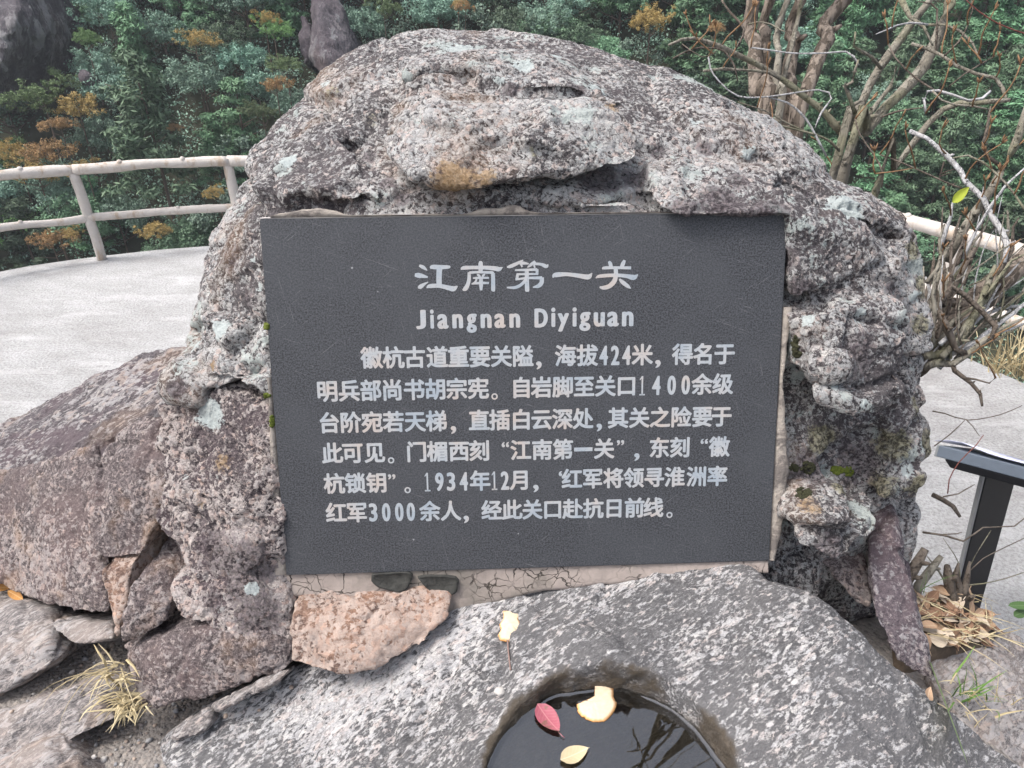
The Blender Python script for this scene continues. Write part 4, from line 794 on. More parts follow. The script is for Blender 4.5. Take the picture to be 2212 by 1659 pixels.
for k, s_ in enumerate(posts):
    p = at_arc(s_); log_tube('post', [(*p, -0.05), (p[0] + 0.01, p[1], 0.03), (*p, 0.4), (p[0] - 0.015, p[1], 0.80)], 0.042, 80 + k * 2.1, (0.72,))

# ------------------------------------------------------------------ reading board on the platform
M_BLACK = plain('black_powder_coat', (0.012, 0.012, 0.014), 0.45, 0.3, 60)
M_GREYM = plain('grey_metal_edge', (0.30, 0.31, 0.31), 0.45, 0.15, 40)
M_PANELB = plain('blue_grey_metal', (0.16, 0.19, 0.23), 0.4, 0.15, 30)
M_SHEET = plain('pale_lilac_sheet', (0.66, 0.67, 0.82), 0.5, 0.06, 9)
base = PZ(2082, 1322, 0.0); topc = PZ(2162, 1010, 0.80)
sign = empty('reading_board', base); tag(sign, 'low reading board with pale lilac sheet on a slanted black post', 'sign')
ax = (topc - base); ax[2] = 0.80; sx = np.array((1, 0.12, 0)); sx /= np.linalg.norm(sx); sy = np.array((-0.12, 1, 0)); sy /= np.linalg.norm(sy)
def prism(name, pts_lo, pts_hi, mat, parent):
    n = len(pts_lo); v = list(pts_lo) + list(pts_hi)
    f_ = [tuple(range(n))[::-1], tuple(range(n, 2 * n))] + [(i, (i + 1) % n, n + (i + 1) % n, n + i) for i in range(n)]
    o = link(name, mesh(name, v, f_), mat, parent, False); md = o.modifiers.new('bevel', 'BEVEL'); md.width = 0.003; md.segments = 2; return o
w_, d_ = 0.060, 0.012
prism('post', [base + sx * a * w_ + sy * b * d_ for a, b in ((-1, -1), (1, -1), (1, 1), (-1, 1))], [base + ax + sx * a * w_ + sy * b * d_ for a, b in ((-1, -1), (1, -1), (1, 1), (-1, 1))], M_BLACK, sign)
prism('post_edge', [base - sx * (w_ + 0.008) + sy * b * 0.010 + sx * a * 0.008 for a, b in ((0, -1), (1, -1), (1, 1), (0, 1))], [base + ax - sx * (w_ + 0.008) + sy * b * 0.010 + sx * a * 0.008 for a, b in ((0, -1), (1, -1), (1, 1), (0, 1))], M_GREYM, sign)
A_, B_, C_ = PZ(2029, 962, 0.865), PZ(2111, 971, 0.83), PZ(2330, 1027, 0.83)
e_ = (C_ - B_) / np.linalg.norm(C_ - B_) * 0.62; up = np.cross(e_, A_ - B_); up = up / np.linalg.norm(up); up = up if up[2] > 0 else -up
cor = [A_, B_, B_ + e_, A_ + e_]
prism('panel', [p - up * 0.042 for p in cor], cor, M_PANELB, sign)
cen = np.mean(cor, axis=0)
prism('panel_end', [p - up * 0.043 for p in (A_ - e_ * 0.012, B_ - e_ * 0.012, B_ - e_ * 0.0005, A_ - e_ * 0.0005)], [p + up * 0.001 for p in (A_ - e_ * 0.012, B_ - e_ * 0.012, B_ - e_ * 0.0005, A_ - e_ * 0.0005)], M_GREYM, sign)
prism('underside_frame', [cen + (p - cen) * 0.86 - up * 0.070 for p in cor], [cen + (p - cen) * 0.93 - up * 0.043 for p in cor], M_BLACK, sign)
v = []; nn = 16
for i in range(nn):
    s_ = i / (nn - 1); lift = 0.006 + 0.018 * math.exp(-((s_ - 0.12) / 0.11) ** 2) - 0.006 * math.exp(-(s_ / 0.04) ** 2)
    for q, dz in ((A_, 0.004), (B_ + (A_ - B_) * 0.06, 0.0)): v.append(q + e_ * (s_ * 0.98 - 0.03) + up * (lift * (1.0 if q is A_ else 0.25) + 0.002 + dz))
o = link('cover_sheet', mesh('cover_sheet', v, [(2 * i, 2 * i + 1, 2 * i + 3, 2 * i + 2) for i in range(nn - 1)]), M_SHEET, sign)
o.modifiers.new('thickness', 'SOLIDIFY').thickness = 0.0015

# ------------------------------------------------------------------ bare shrubs and trees beside the boulder
def bark_mat(name, a, b, c, scale=(14, 14, 3.0), peel=0.5, green=0.0):
    t = NT(name); co = t.mapping(scale)
    f = t.noise(2.2, 6, 0.65, co=co); p = t.step(t.noise(1.3, 4, 0.6, co=t.vmath('ADD', co, (3, 8, 1))), 0.46, 0.52)
    col = t.mix(f, a, b); col = t.mix(t.math('MULTIPLY', p, peel), col, t.mix(f, tuple(x * 0.75 for x in c), c))
    if green: col = t.mix(t.math('MULTIPLY', t.step(t.noise(6, 4), 0.48, 0.62), green), col, (0.15, 0.16, 0.07))
    col = t.mix(t.math('MULTIPLY', t.step(t.noise(70, 4, 0.7), 0.54, 0.66), 0.5), col, tuple(x * 0.3 for x in a))
    t.bump(t.math('ADD', f, t.math('MULTIPLY', p, 0.6)), 0.9, 0.008); return t.done(col, 0.9)
M_PEEL = bark_mat('peeling_bark', (0.055, 0.043, 0.034), (0.19, 0.155, 0.125), (0.36, 0.30, 0.25), (34, 34, 6.0), 0.7)
M_GBARK = bark_mat('grey_green_bark', (0.12, 0.105, 0.085), (0.27, 0.25, 0.205), (0.34, 0.32, 0.27), (30, 30, 14), 0.5, 0.4)
M_PALE = bark_mat('bleached_wood', (0.30, 0.29, 0.28), (0.52, 0.52, 0.53), (0.60, 0.61, 0.63), (30, 30, 14), 0.4)
M_DTWIG = bark_mat('dark_twig', (0.07, 0.055, 0.045), (0.17, 0.14, 0.115), (0.22, 0.19, 0.16), (40, 40, 20), 0.4)
M_BUD = plain('orange_brown_twig', (0.24, 0.145, 0.08), 0.8, 0.35, 60)
M_RED = plain('reddish_stem', (0.16, 0.055, 0.045), 0.7, 0.3, 60)
Z3 = lambda x, y: (1474 + x / 3.0, y / 3.0)
Z5 = lambda x, y: (1474 + x / 3.0, 553 + y / 3.0)
Z8 = lambda x, y: (1474 + x / 3.0, 1106 + y / 3.0)
def limb(tree, zf, pts, w0, w1, t0, t1, mat, name='branch', seed=0, knobs=0, down=None, upto=None, wob=0.10):
    """a limb traced through the photograph, at its own distance; widths in zoomed pixels"""
    n = len(pts); q = []
    for i, p in enumerate(pts):
        s_ = i / max(1, n - 1); tt = t0 + (t1 - t0) * s_; u, v_ = zf(*p); r = (w0 + (w1 - w0) * s_) / 3.0 / FP * tt * (0.5 if w0 < 60 else 0.43)
        q.append((*P(u, v_, tt), r))
    if down is not None: q = [(*down, q[0][3] * 1.15)] + q
    if upto is not None: q = q + [(*w, q[-1][3] * f_) for w, f_ in upto]
    sp_ = spline(q, 0.035 if w0 > 14 else 0.022); c3 = sp_[:, :3]; rad = np.maximum(sp_[:, 3], 0.0011)
    jit_ = np.stack([fbm(c3 + seed + k * 7.7, 9.0, 3) for k in range(3)], 1) * np.clip(rad, 0.002, 0.02)[:, None] * 1.3
    rad = rad * (1 + 0.55 * fbm(c3 + seed, 14.0, 3)); rad[-1] *= 0.7
    mb = MB(); mb.tube(c3 + jit_, rad, 10 if w0 > 30 else (8 if w0 > 14 else 6), wob, True, seed)
    kr = random.Random(seed + 5)
    for k in range(knobs):
        i = kr.randrange(1, len(c3) - 1); d = Vector((kr.uniform(-1, 1), kr.uniform(-1, 0.2), kr.uniform(0.2, 1))).normalized(); L_ = rad[i] * kr.uniform(1.6, 3.0)
        p = c3[i] + jit_[i]; mb.tube([p, p + np.array(d) * L_ * 0.7, p + np.array(d) * L_], [rad[i] * 0.5, rad[i] * 0.42, rad[i] * 0.2], 6, 0.15)
    link(name, mesh(name, mb.v, mb.f), mat, tree); return c3
def twig(tree, p, d, L_, seed, mat=None, buds=True):
    kr = random.Random(seed); d = np.array(d) / np.linalg.norm(d); q = [np.array(p)]
    for k in range(4): d = d + np.array((kr.uniform(-.35, .35), kr.uniform(-.3, .3), kr.uniform(0.0, .28))); d /= np.linalg.norm(d); q.append(q[-1] + d * L_ / 4)
    sp_ = spline(q, 0.012); n = len(sp_); mb = MB(); mb.tube(sp_, np.linspace(0.0023, 0.0014, n), 6, 0.15, True, seed)
    if buds:
        for k in range(kr.choice((2, 3, 3))):
            e = d + np.array((kr.uniform(-.7, .7), kr.uniform(-.5, .5), kr.uniform(0, .5))); e /= np.linalg.norm(e); l2 = kr.uniform(0.012, 0.028)
            mb.tube([sp_[-1], sp_[-1] + e * l2 * 0.6, sp_[-1] + e * l2], [0.0013, 0.0025, 0.0007], 6, 0.1)
    link('twig', mesh('twig', mb.v, mb.f), mat or M_BUD, tree)
# the trunks with peeling bark behind the boulder
ta = empty('peeling_tree', (1.0, 2.75, 0)); tag(ta, 'cluster of upright trunks with brown peeling bark rising behind the boulder', 'tree')
gd = lambda x: (0.9 + x, 2.72, -0.02)
hi = lambda u, z: P(1474 + u / 3.0, 0, 2.6) * np.array((1, 1, 0)) + np.array((0, 0.1, z))
limb(ta, Z3, [(520, 860), (475, 600), (480, 300), (465, 0)], 115, 105, 2.62, 2.62, M_PEEL, 'trunk', 1, 3, gd(0.0), [((0.93, 2.75, 3.0), 0.9), ((0.85, 2.8, 4.3), 0.6)])
limb(ta, Z3, [(540, 860), (530, 500), (550, 200), (565, 0)], 80, 75, 2.70, 2.70, M_PEEL, 'trunk', 2, 2, gd(0.05), [((1.06, 2.85, 3.2), 0.9), ((1.3, 2.9, 4.6), 0.5)])
limb(ta, Z3, [(612, 880), (612, 600), (630, 350), (680, 0)], 46, 42, 2.55, 2.55, M_GBARK, 'trunk', 3, 2, gd(0.12), [((1.15, 2.7, 3.1), 0.8), ((1.25, 2.6, 4.0), 0.5)])
limb(ta, Z3, [(660, 900), (690, 500), (725, 280), (765, 0)], 110, 85, 2.66, 2.66, M_PEEL, 'trunk', 4, 3, gd(0.18), [((1.32, 2.8, 3.1), 0.9), ((1.5, 2.9, 4.4), 0.6)])
limb(ta, Z3, [(720, 930), (770, 700), (840, 480), (950, 250), (1050, 0)], 120, 100, 2.60, 2.66, M_PEEL, 'trunk', 5, 4, gd(0.22), [((1.95, 2.9, 3.0), 0.9), ((2.5, 3.1, 4.3), 0.5)])
limb(ta, Z3, [(640, 560), (700, 330), (770, 0)], 30, 26, 2.58, 2.58, M_GBARK, 'branch', 6, 2)
limb(ta, Z3, [(255, 0), (310, 80), (400, 185), (375, 270), (335, 335)], 14, 16, 2.5, 2.5, M_DTWIG, 'branch', 7)
limb(ta, Z3, [(430, 160), (480, 145), (570, 155), (640, 195), (668, 205)], 12, 8, 2.5, 2.45, M_GBARK, 'branch', 8)
kr = random.Random(5)
for k in range(16):   # the crown above the photograph, mirrored in the basin
    p = np.array((kr.uniform(0.75, 1.9), kr.uniform(2.6, 2.95), kr.uniform(2.9, 4.0))); d = np.array((kr.uniform(-1, 1), kr.uniform(-1, .4), kr.uniform(.3, 1.0)))
    q = [p]
    for j in range(4): d = d + np.array((kr.uniform(-.5, .5), kr.uniform(-.4, .4), kr.uniform(-.3, .4))); d /= np.linalg.norm(d); q.append(q[-1] + d * kr.uniform(.15, .32))
    sp_ = spline(q, 0.05); mb = MB(); mb.tube(sp_, np.linspace(0.014, 0.004, len(sp_)), 6, 0.1, True, k)
    for j in range(5):
        i = kr.randrange(2, len(sp_)); e = np.array((kr.uniform(-1, 1), kr.uniform(-1, 1), kr.uniform(-.2, 1))); e /= np.linalg.norm(e)
        mb.tube([sp_[i], sp_[i] + e * .12, sp_[i] + e * .22 + np.array((0, 0, .03))], [0.004, 0.003, 0.002], 5)
    link('branch', mesh('branch', mb.v, mb.f), M_GBARK, ta)
# the spreading bare shrub on the right
tb = empty('bare_shrub', (1.42, 1.85, 0)); tag(tb, 'bare spreading shrub with crooked grey branches and orange buds right of the boulder', 'shrub')
gb = (0.93, 2.15, -0.02); gc = (1.00, 1.75, 0.0)
B = {}
def L(key, *a, **k): B[key] = limb(tb, *a, seed=20 + len(B) * 3, **k)
L('b1', Z3, [(1000, 1060), (1090, 830), (1180, 640), (1280, 440), (1400, 270), (1500, 130), (1620, -20)], 66, 62, 2.12, 2.02, M_GBARK, knobs=5, down=gb)
L('b2', Z3, [(1060, 1070), (1200, 850), (1400, 620), (1560, 430), (1640, 300), (1690, 150), (1740, 30), (1760, -40)], 74, 95, 2.05, 1.98, M_GBARK, knobs=6, down=gb)
L('b2b', Z3, [(1050, 1040), (1180, 800), (1290, 640), (1350, 560), (1390, 430)], 34, 24, 2.04, 1.98, M_GBARK, knobs=4)
L('b3', Z3, [(1035, 870), (880, 690), (760, 600), (630, 500), (470, 405), (340, 345), (250, 305), (80, 250), (0, 255), (-90, 290)], 42, 22, 2.10, 1.95, M_GBARK, knobs=6)
L('b4', Z3, [(1255, 1240), (1370, 1090), (1480, 950), (1600, 800), (1690, 710), (1790, 670), (1900, 665), (2000, 655), (2130, 650)], 46, 30, 1.92, 1.78, M_GBARK, knobs=5, down=gc)
L('b5', Z3, [(1590, 160), (1480, 150), (1390, 165), (1330, 190), (1255, 222)], 14, 7, 1.9, 1.82, M_PALE)
L('b6', Z3, [(1590, 160), (1700, 160), (1800, 200), (1880, 280), (1915, 360), (1945, 410)], 18, 12, 1.92, 1.86, M_GBARK, knobs=2)
L('b7', Z3, [(1485, 282), (1580, 310), (1680, 360), (1780, 430), (1900, 478), (2030, 505), (2085, 580), (2100, 640)], 20, 24, 1.9, 1.82, M_GBARK, knobs=4)
L('b8', Z3, [(1578, 735), (1565, 650), (1590, 595), (1660, 590), (1760, 620), (1850, 655), (1940, 640), (2000, 590)], 16, 20, 1.8, 1.76, M_PALE, knobs=3)
L('b8b', Z3, [(1620, 590), (1680, 650), (1760, 680), (1880, 690), (1990, 710)], 14, 12, 1.78, 1.75, M_GBARK)
L('b9', Z3, [(1470, 850), (1580, 900), (1720, 1010), (1800, 1110), (1830, 1170), (1950, 1290), (2010, 1400), (2070, 1500), (2100, 1590), (2090, 1700)], 28, 38, 1.85, 1.72, M_PALE, knobs=5)
L('b10', Z3, [(1280, 1000), (1390, 1040), (1510, 1090), (1700, 1180), (1860, 1235)], 9, 13, 1.9, 1.82, M_DTWIG)
L('b10b', Z3, [(1250, 1125), (1350, 1115), (1450, 1100), (1510, 1085)], 9, 8, 1.9, 1.86, M_BUD)
L('b11', Z3, [(1120, 770), (1150, 870), (1230, 990), (1275, 1060), (1300, 1130), (1290, 1215)], 9, 13, 1.95, 1.93, M_DTWIG)
L('b12', Z3, [(1700, 1700), (1790, 1560), (1900, 1390), (2050, 1130), (2130, 980), (2212, 780), (2260, 640)], 58, 46, 1.85, 1.72, M_GBARK, knobs=5)
L('b13', Z3, [(2075, 1085), (1985, 1020), (1950, 940), (1975, 840), (1990, 740), (2000, 690)], 26, 15, 1.78, 1.74, M_DTWIG, knobs=2)
L('b14', Z3, [(1750, 1022), (1850, 1005), (1950, 1050), (2060, 1150), (2150, 1260), (2230, 1380)], 10, 17, 1.75, 1.70, M_GBARK)
L('b15', Z3, [(1810, 1680), (1900, 1500), (2000, 1340), (2100, 1200), (2230, 1080)], 22, 16, 1.8, 1.72, M_PALE, knobs=2)
L('b16', Z3, [(1120, 740), (1075, 600), (1055, 565), (1105, 530), (1115, 470), (1140, 385)], 28, 18, 2.0, 1.95, M_GBARK, knobs=3)
L('b17', Z3, [(1290, 445), (1230, 370), (1160, 330), (1110, 300), (1120, 205)], 22, 13, 2.0, 1.93, M_GBARK)
L('b18', Z3, [(168, 368), (180, 440), (240, 530), (360, 622), (520, 632), (720, 602), (880, 582), (950, 600), (965, 640), (900, 730), (860, 830)], 10, 12, 1.98, 2.02, M_PALE)
L('b19', Z3, [(445, 308), (560, 325), (720, 345), (900, 345), (1060, 335), (1110, 365), (1145, 420)], 10, 14, 1.98, 1.98, M_PALE)
L('b20', Z3, [(560, 632), (680, 665), (760, 730), (830, 820), (890, 930), (935, 1015)], 11, 16, 2.0, 2.05, M_PALE)
L('b21', Z3, [(360, 660), (540, 720), (680, 800), (800, 850), (880, 880)], 9, 12, 2.0, 2.05, M_GBARK)
L('b22', Z3, [(140, 460), (260, 445), (400, 452), (560, 470), (650, 520)], 16, 20, 2.0, 2.05, M_GBARK, knobs=2)
L('b23', Z3, [(530, 770), (600, 800), (740, 840), (860, 875), (960, 920), (1020, 980)], 8, 22, 2.0, 2.06, M_GBARK)
L('b24', Z3, [(1640, 350), (1650, 180), (1650, 60), (1610, 25), (1530, 10)], 17, 10, 1.9, 1.88, M_DTWIG)
L('b25', Z3, [(2260, 230), (2150, 195), (2050, 155), (1920, 70), (1820, -20)], 9, 7, 1.7, 1.68, M_RED)
L('b26', Z3, [(1700, 360), (1790, 270), (1850, 160), (1880, 60), (1870, -10)], 12, 8, 1.85, 1.82, M_DTWIG)
L('b27', Z3, [(1730, 560), (1830, 480), (1940, 410), (2100, 325)], 11, 7, 1.84, 1.8, M_DTWIG)
L('b28', Z3, [(1335, 285), (1380, 370), (1450, 450), (1560, 540), (1680, 610)], 11, 13, 1.85, 1.82, M_DTWIG)
L('b29', Z3, [(1420, 0), (1470, 100), (1560, 170), (1620, 290)], 34, 14, 1.95, 1.9, M_GBARK)
L('b30', Z3, [(560, 1020), (590, 870), (580, 700), (570, 660)], 9, 8, 1.96, 1.95, M_BUD)
L('b31', Z3, [(1660, 1640), (1700, 1520), (1740, 1400), (1750, 1310)], 30, 14, 1.82, 1.78, M_PALE)
L('b32', Z3, [(1290, 760), (1400, 720), (1500, 705), (1575, 695)], 12, 8, 1.95, 1.85, M_DTWIG)
L('b33', Z3, [(-60, 380), (60, 320), (170, 310), (270, 330), (340, 430), (360, 520)], 10, 12, 1.95, 1.98, M_DTWIG)
L('b34', Z3, [(0, 285), (60, 330), (130, 370), (200, 350), (260, 280)], 8, 6, 1.94, 1.92, M_DTWIG)
L('s1', Z5, [(1420, 860), (1530, 700), (1640, 560), (1790, 420), (1960, 260), (2120, 110), (2300, -60)], 190, 170, 1.86, 1.80, M_PEEL, name='trunk', knobs=5, down=gc)
L('s2', Z5, [(1500, 640), (1580, 420), (1640, 230), (1680, 60), (1720, -60)], 34, 26, 1.80, 1.80, M_GBARK, knobs=3)
L('s3', Z5, [(1510, 600), (1600, 440), (1720, 300), (1800, 120), (1900, -60)], 40, 30, 1.78, 1.76, M_DTWIG, knobs=3)
L('s4', Z5, [(1560, 650), (1680, 640), (1790, 560), (1860, 450), (1920, 330), (2030, 60)], 70, 45, 1.76, 1.74, M_GBARK, knobs=5)
L('s5', Z5, [(1560, 720), (1640, 690), (1750, 700), (1850, 640), (1960, 540), (2100, 450), (2230, 400)], 60, 22, 1.76, 1.70, M_GBARK, knobs=4)
L('s6', Z5, [(1740, 690), (1760, 740), (1870, 820), (1930, 890), (1942, 970)], 34, 22, 1.74, 1.70, M_DTWIG, knobs=3)
L('s7', Z5, [(1830, 790), (1900, 800), (1990, 825), (2030, 790), (2020, 755)], 16, 8, 1.72, 1.70, M_DTWIG)
L('s8', Z5, [(1850, 640), (1780, 600), (1720, 480), (1660, 350)], 46, 38, 1.73, 1.70, M_DTWIG, knobs=4)
L('s9', Z5, [(1700, 330), (1690, 280), (1740, 200), (1830, 250), (1960, 380), (2030, 460), (2000, 540)], 26, 40, 1.72, 1.70, M_DTWIG, knobs=3)
L('s10', Z5, [(1620, 1005), (1700, 1020), (1850, 1062), (2050, 1032), (2200, 970)], 9, 6, 1.66, 1.66, M_DTWIG)
L('s11', Z5, [(1840, 1060), (1880, 1100), (1925, 1165)], 7, 5, 1.66, 1.65, M_DTWIG)
L('s12', Z5, [(1635, 1230), (1740, 1150), (1830, 1065)], 8, 6, 1.66, 1.66, M_DTWIG)
L('s13', Z5, [(1720, 1540), (1730, 1450), (1790, 1340), (1900, 1230), (1950, 1160)], 7, 7, 1.66, 1.64, M_RED)
L('s14', Z5, [(1690, 1560), (1790, 1540), (1840, 1510), (1895, 1480)], 10, 6, 1.66, 1.65, M_DTWIG)
L('s15', Z5, [(1620, 1545), (1690, 1580), (1750, 1620), (1800, 1690)], 30, 28, 1.70, 1.68, M_DTWIG)
L('s16', Z8, [(1560, 130), (1700, 150), (1820, 188), (1880, 150), (1950, 100), (2150, 90), (2240, 20)], 16, 8, 1.62, 1.62, M_DTWIG)
L('s17', Z8, [(1690, 145), (1780, 140), (1810, 130)], 8, 5, 1.62, 1.62, M_DTWIG)
kr = random.Random(99)
for k in range(66):
    x0, y0 = (kr.uniform(1500, 1800), kr.uniform(540, 720)) if k < 46 else (kr.uniform(1560, 2150), kr.uniform(150, 480)); an = kr.uniform(-0.1, 1.2); ln = kr.uniform(350, 900); pts = []
    for j in range(5):
        s_ = j / 4; pts.append((x0 + ln * s_ * math.sin(an) + kr.uniform(-28, 28), y0 - ln * s_ * math.cos(an) + kr.uniform(-28, 28)))
    w_ = kr.choice((12, 16, 22, 30, 38)); t_ = kr.uniform(1.72, 1.95); L('m%d' % k, Z5, pts, w_, w_ * 0.5, t_, t_ + kr.uniform(-.08, .08), kr.choice((M_GBARK, M_GBARK, M_DTWIG, M_PALE)), knobs=kr.choice((0, 2)))
for k, (bk, fr) in enumerate([('b1', .5), ('b1', .8), ('b2', .4), ('b4', .45), ('b4', .7), ('b7', .3), ('b7', .55), ('b7', .8), ('b9', .25), ('b9', .5), ('b9', .7), ('b10', .1), ('b10', .5), ('b12', .3), ('b12', .5), ('b12', .7), ('b14', .4), ('b14', .8), ('b15', .5), ('b21', .3), ('b22', .2), ('b3', .55), ('b3', .75), ('b3', .92), ('b27', .9), ('b27', .6), ('b26', .8), ('b28', .1), ('b28', .4), ('b13', .5), ('b13', .9), ('b8b', .9), ('b8', .1), ('b6', .9), ('b10b', .02), ('b11', .05), ('b19', .05), ('b5', .7), ('s9', .2), ('s8', .95), ('s7', .95), ('s5', .8), ('s5', .6), ('s4', .9), ('b31', .9), ('b34', .9), ('b33', .3), ('b18', .02), ('s2', .9), ('s3', .8)]):
    kr = random.Random(k * 7 + 1); c3 = B[bk]; p = c3[min(len(c3) - 1, int(fr * (len(c3) - 1)))]
    twig(tb, p, (kr.uniform(-.6, .6), kr.uniform(-.6, .1), kr.uniform(.5, 1.0)), kr.uniform(0.05, 0.13), k)
def leaf_mesh(L_, W_, curl=0.2, fold=0.15, n=7, tip=1.0, notch=0.0):
    """leaf along +x with a raised midrib fold"""
    v = []; f_ = []
    for i in range(n):
        s_ = i / (n - 1); w = W_ * 0.5 * math.sin(math.pi * s_ ** 0.8) ** 0.75 if 0 < i < n - 1 else 0.0004; x = L_ * s_; z = curl * L_ * (s_ - 0.5) ** 2
        for q in (-1, -0.5, 0, 0.5, 1): v.append((x - notch * abs(q) * (1 - s_), q * w, z + fold * abs(q) * w))
    for i in range(n - 1):
        for k in range(4): f_.append((i * 5 + k, i * 5 + k + 1, (i + 1) * 5 + k + 1, (i + 1) * 5 + k))
    return v, f_
def xform(v, loc, rot):
    M = Matrix.Translation(Vector(loc)) @ rot.to_4x4(); return [tuple(M @ Vector(p)) for p in v]
from mathutils import Euler
M_YGL = plain('yellow_green_leaf', (0.36, 0.42, 0.05), 0.5, 0.2, 40)
v, f_ = leaf_mesh(0.052, 0.024, 0.3, 0.3); link('leaf', mesh('leaf', xform(v, P(2055, 438, 1.72), Euler((1.1, -0.75, 0.3)).to_matrix()), f_), M_YGL, tb)

# ------------------------------------------------------------------ what lies on the rocks and the water
def surf_z(x, y, default=0.95):
    dg = bpy.context.evaluated_depsgraph_get(); hit, loc, nrm, i, ob, m = SC.ray_cast(dg, Vector((x, y, 1.6)), Vector((0, 0, -1))); return (loc.z, nrm) if hit else (default, Vector((0, 0, 1)))
# orange peel pieces: a curved shell, white pith up, orange rind at the rim
t = NT('orange_peel'); nr = t.n('SeparateXYZ', {0: t.attr('pith', 'Vector')})
c = t.mix(nr.outputs[0], t.mix(t.noise(120, 4), (0.55, 0.20, 0.02), (0.70, 0.32, 0.05)), t.mix(t.noise(90, 5, 0.7), (0.52, 0.38, 0.22), (0.70, 0.62, 0.50)))
t.bump(t.noise(200, 4), 0.5, 0.002); M_PEELO = t.done(c, 0.6); M_PEELO.node_tree.nodes['Principled BSDF'].inputs['Subsurface Weight'].default_value = 0.0
def peel(name, outline, centre, rotz, tilt, label, curl, seed):
    """outline in metres (x, y) around the centre"""
    outline = [(x * 1.28, y * 1.22) for x, y in outline]; o2 = spline([(*p, 0) for p in outline] + [(*outline[0], 0)], 0.0025)[:-1]; n = len(o2); kr = random.Random(seed)
    o2 = o2[:, :2] + (fbm(np.c_[o2[:, :2], np.full(n, seed)], 300, 2)[:, None]) * 0.0035
    v = []; att = []; R_ = 6
    for r_ in range(R_ + 1):
        s_ = r_ / R_
        for p in o2:
            x, y = p * s_; h = curl * (x * x + y * y) + 0.0015 * pnoise(np.array([[x * 160, y * 160, seed]]))[0]
            v.append((x, y, h + (0 if r_ < R_ else -0.0010))); att.append(1.0 if r_ < R_ else 0.15)
    for p in o2: x, y = p * 0.97; v.append((x, y, curl * (x * x + y * y) - 0.0045)); att.append(0.0)
    for p in o2: x, y = p * 0.3; v.append((x, y, curl * (x * x + y * y) - 0.0045)); att.append(0.0)
    f_ = [(r_ * n + i, (r_ + 1) * n + i, (r_ + 1) * n + (i + 1) % n, r_ * n + (i + 1) % n) for r_ in range(R_ + 2) for i in range(n)]
    me = mesh(name, xform(v, (0, 0, 0), Euler((tilt[0], tilt[1], rotz)).to_matrix()), f_)
    a = me.attributes.new('pith', 'FLOAT_VECTOR', 'POINT'); a.data.foreach_set('vector', np.repeat(np.array(att, np.float32), 3))
    me.materials.append(M_PEELO); me.polygons.foreach_set('use_smooth', np.ones(len(me.polygons), bool))
    o = bpy.data.objects.new(name, me); COL.objects.link(o); o.location = Vector(centre); tag(o, label, 'peel', 'orange peel scraps')
    return o
p1 = PZ(1101, 1316, 1.215); z1, n1_ = surf_z(p1[0], p1[1])
peel('orange_peel', [(-0.012, 0.026), (0.004, 0.030), (0.014, 0.022), (0.013, 0.010), (0.017, 0.000), (0.014, -0.010), (0.017, -0.018), (0.010, -0.028), (-0.008, -0.029), (-0.017, -0.020), (-0.013, -0.010), (-0.016, -0.002), (-0.011, 0.008)],
     (p1[0], p1[1], z1 + 0.009), -0.05, (0.18, 0.0), 'scrap of orange peel lying white side up on the bare rock', -6, 1)
p2 = PZ(1284, 1522, WZ)
peel('orange_peel', [(-0.026, -0.002), (-0.012, 0.004), (0.002, 0.012), (0.006, 0.024), (0.004, 0.034), (0.016, 0.036), (0.030, 0.028), (0.029, 0.012), (0.032, 0.000), (0.026, -0.014), (0.012, -0.028), (-0.004, -0.029), (-0.016, -0.024), (-0.024, -0.016)],
     (p2[0], p2[1], WZ + 0.0075), 0.0, (0.06, 0.0), 'bitten-looking scrap of orange peel floating on the basin water', -2.5, 2)
def leaf_mat(name, a, b, vein, rough=0.5, spots=None):
    t = NT(name); f = t.noise(60, 5, 0.65); sx_ = t.n('SeparateXYZ', {0: t.co})
    c = t.mix(f, a, b)
    ab = t.math('ABSOLUTE', sx_.outputs[1]); c = t.mix(t.math('MULTIPLY', t.step(ab, 0.0012, 0.0004), 0.7), c, vein)
    w = t.math('SINE', t.math('MULTIPLY', t.math('SUBTRACT', sx_.outputs[0], t.math('MULTIPLY', ab, 0.8)), 900)); c = t.mix(t.math('MULTIPLY', t.step(w, 0.86, 0.98), 0.28), c, vein)
    if spots: c = t.mix(t.math('MULTIPLY', t.step(t.noise(45, 4, 0.6), 0.56, 0.66), 0.75), c, spots)
    return t.done(c, rough)
def leaf(name, L_, W_, loc, rot, mat, label, cat='leaf', group=None, curl=0.15, fold=0.12, stem=0.0, notch=0.0, parent=None):
    v, f_ = leaf_mesh(L_, W_, curl, fold, 9, notch=notch); mb = MB(); mb.add([(p[0] - L_ / 2, p[1], p[2]) for p in v], f_)
    if stem: mb.tube([(L_ / 2 - 0.003, 0, 0.0005), (L_ / 2 + stem * 0.6, stem * 0.05, 0.001), (L_ / 2 + stem, stem * 0.2, 0.0)], [0.0009, 0.0008, 0.0007], 5)
    me = mesh(name, mb.v, mb.f); me.materials.append(mat); me.polygons.foreach_set('use_smooth', np.ones(len(me.polygons), bool))
    o = bpy.data.objects.new(name, me); COL.objects.link(o); o.location = Vector(loc); o.rotation_euler = rot
    if label: tag(o, label, cat, group)
    return o
lp = PZ(1184, 1556, WZ); a0, a1 = PZ(1156, 1522, WZ), PZ(1206, 1585, WZ)
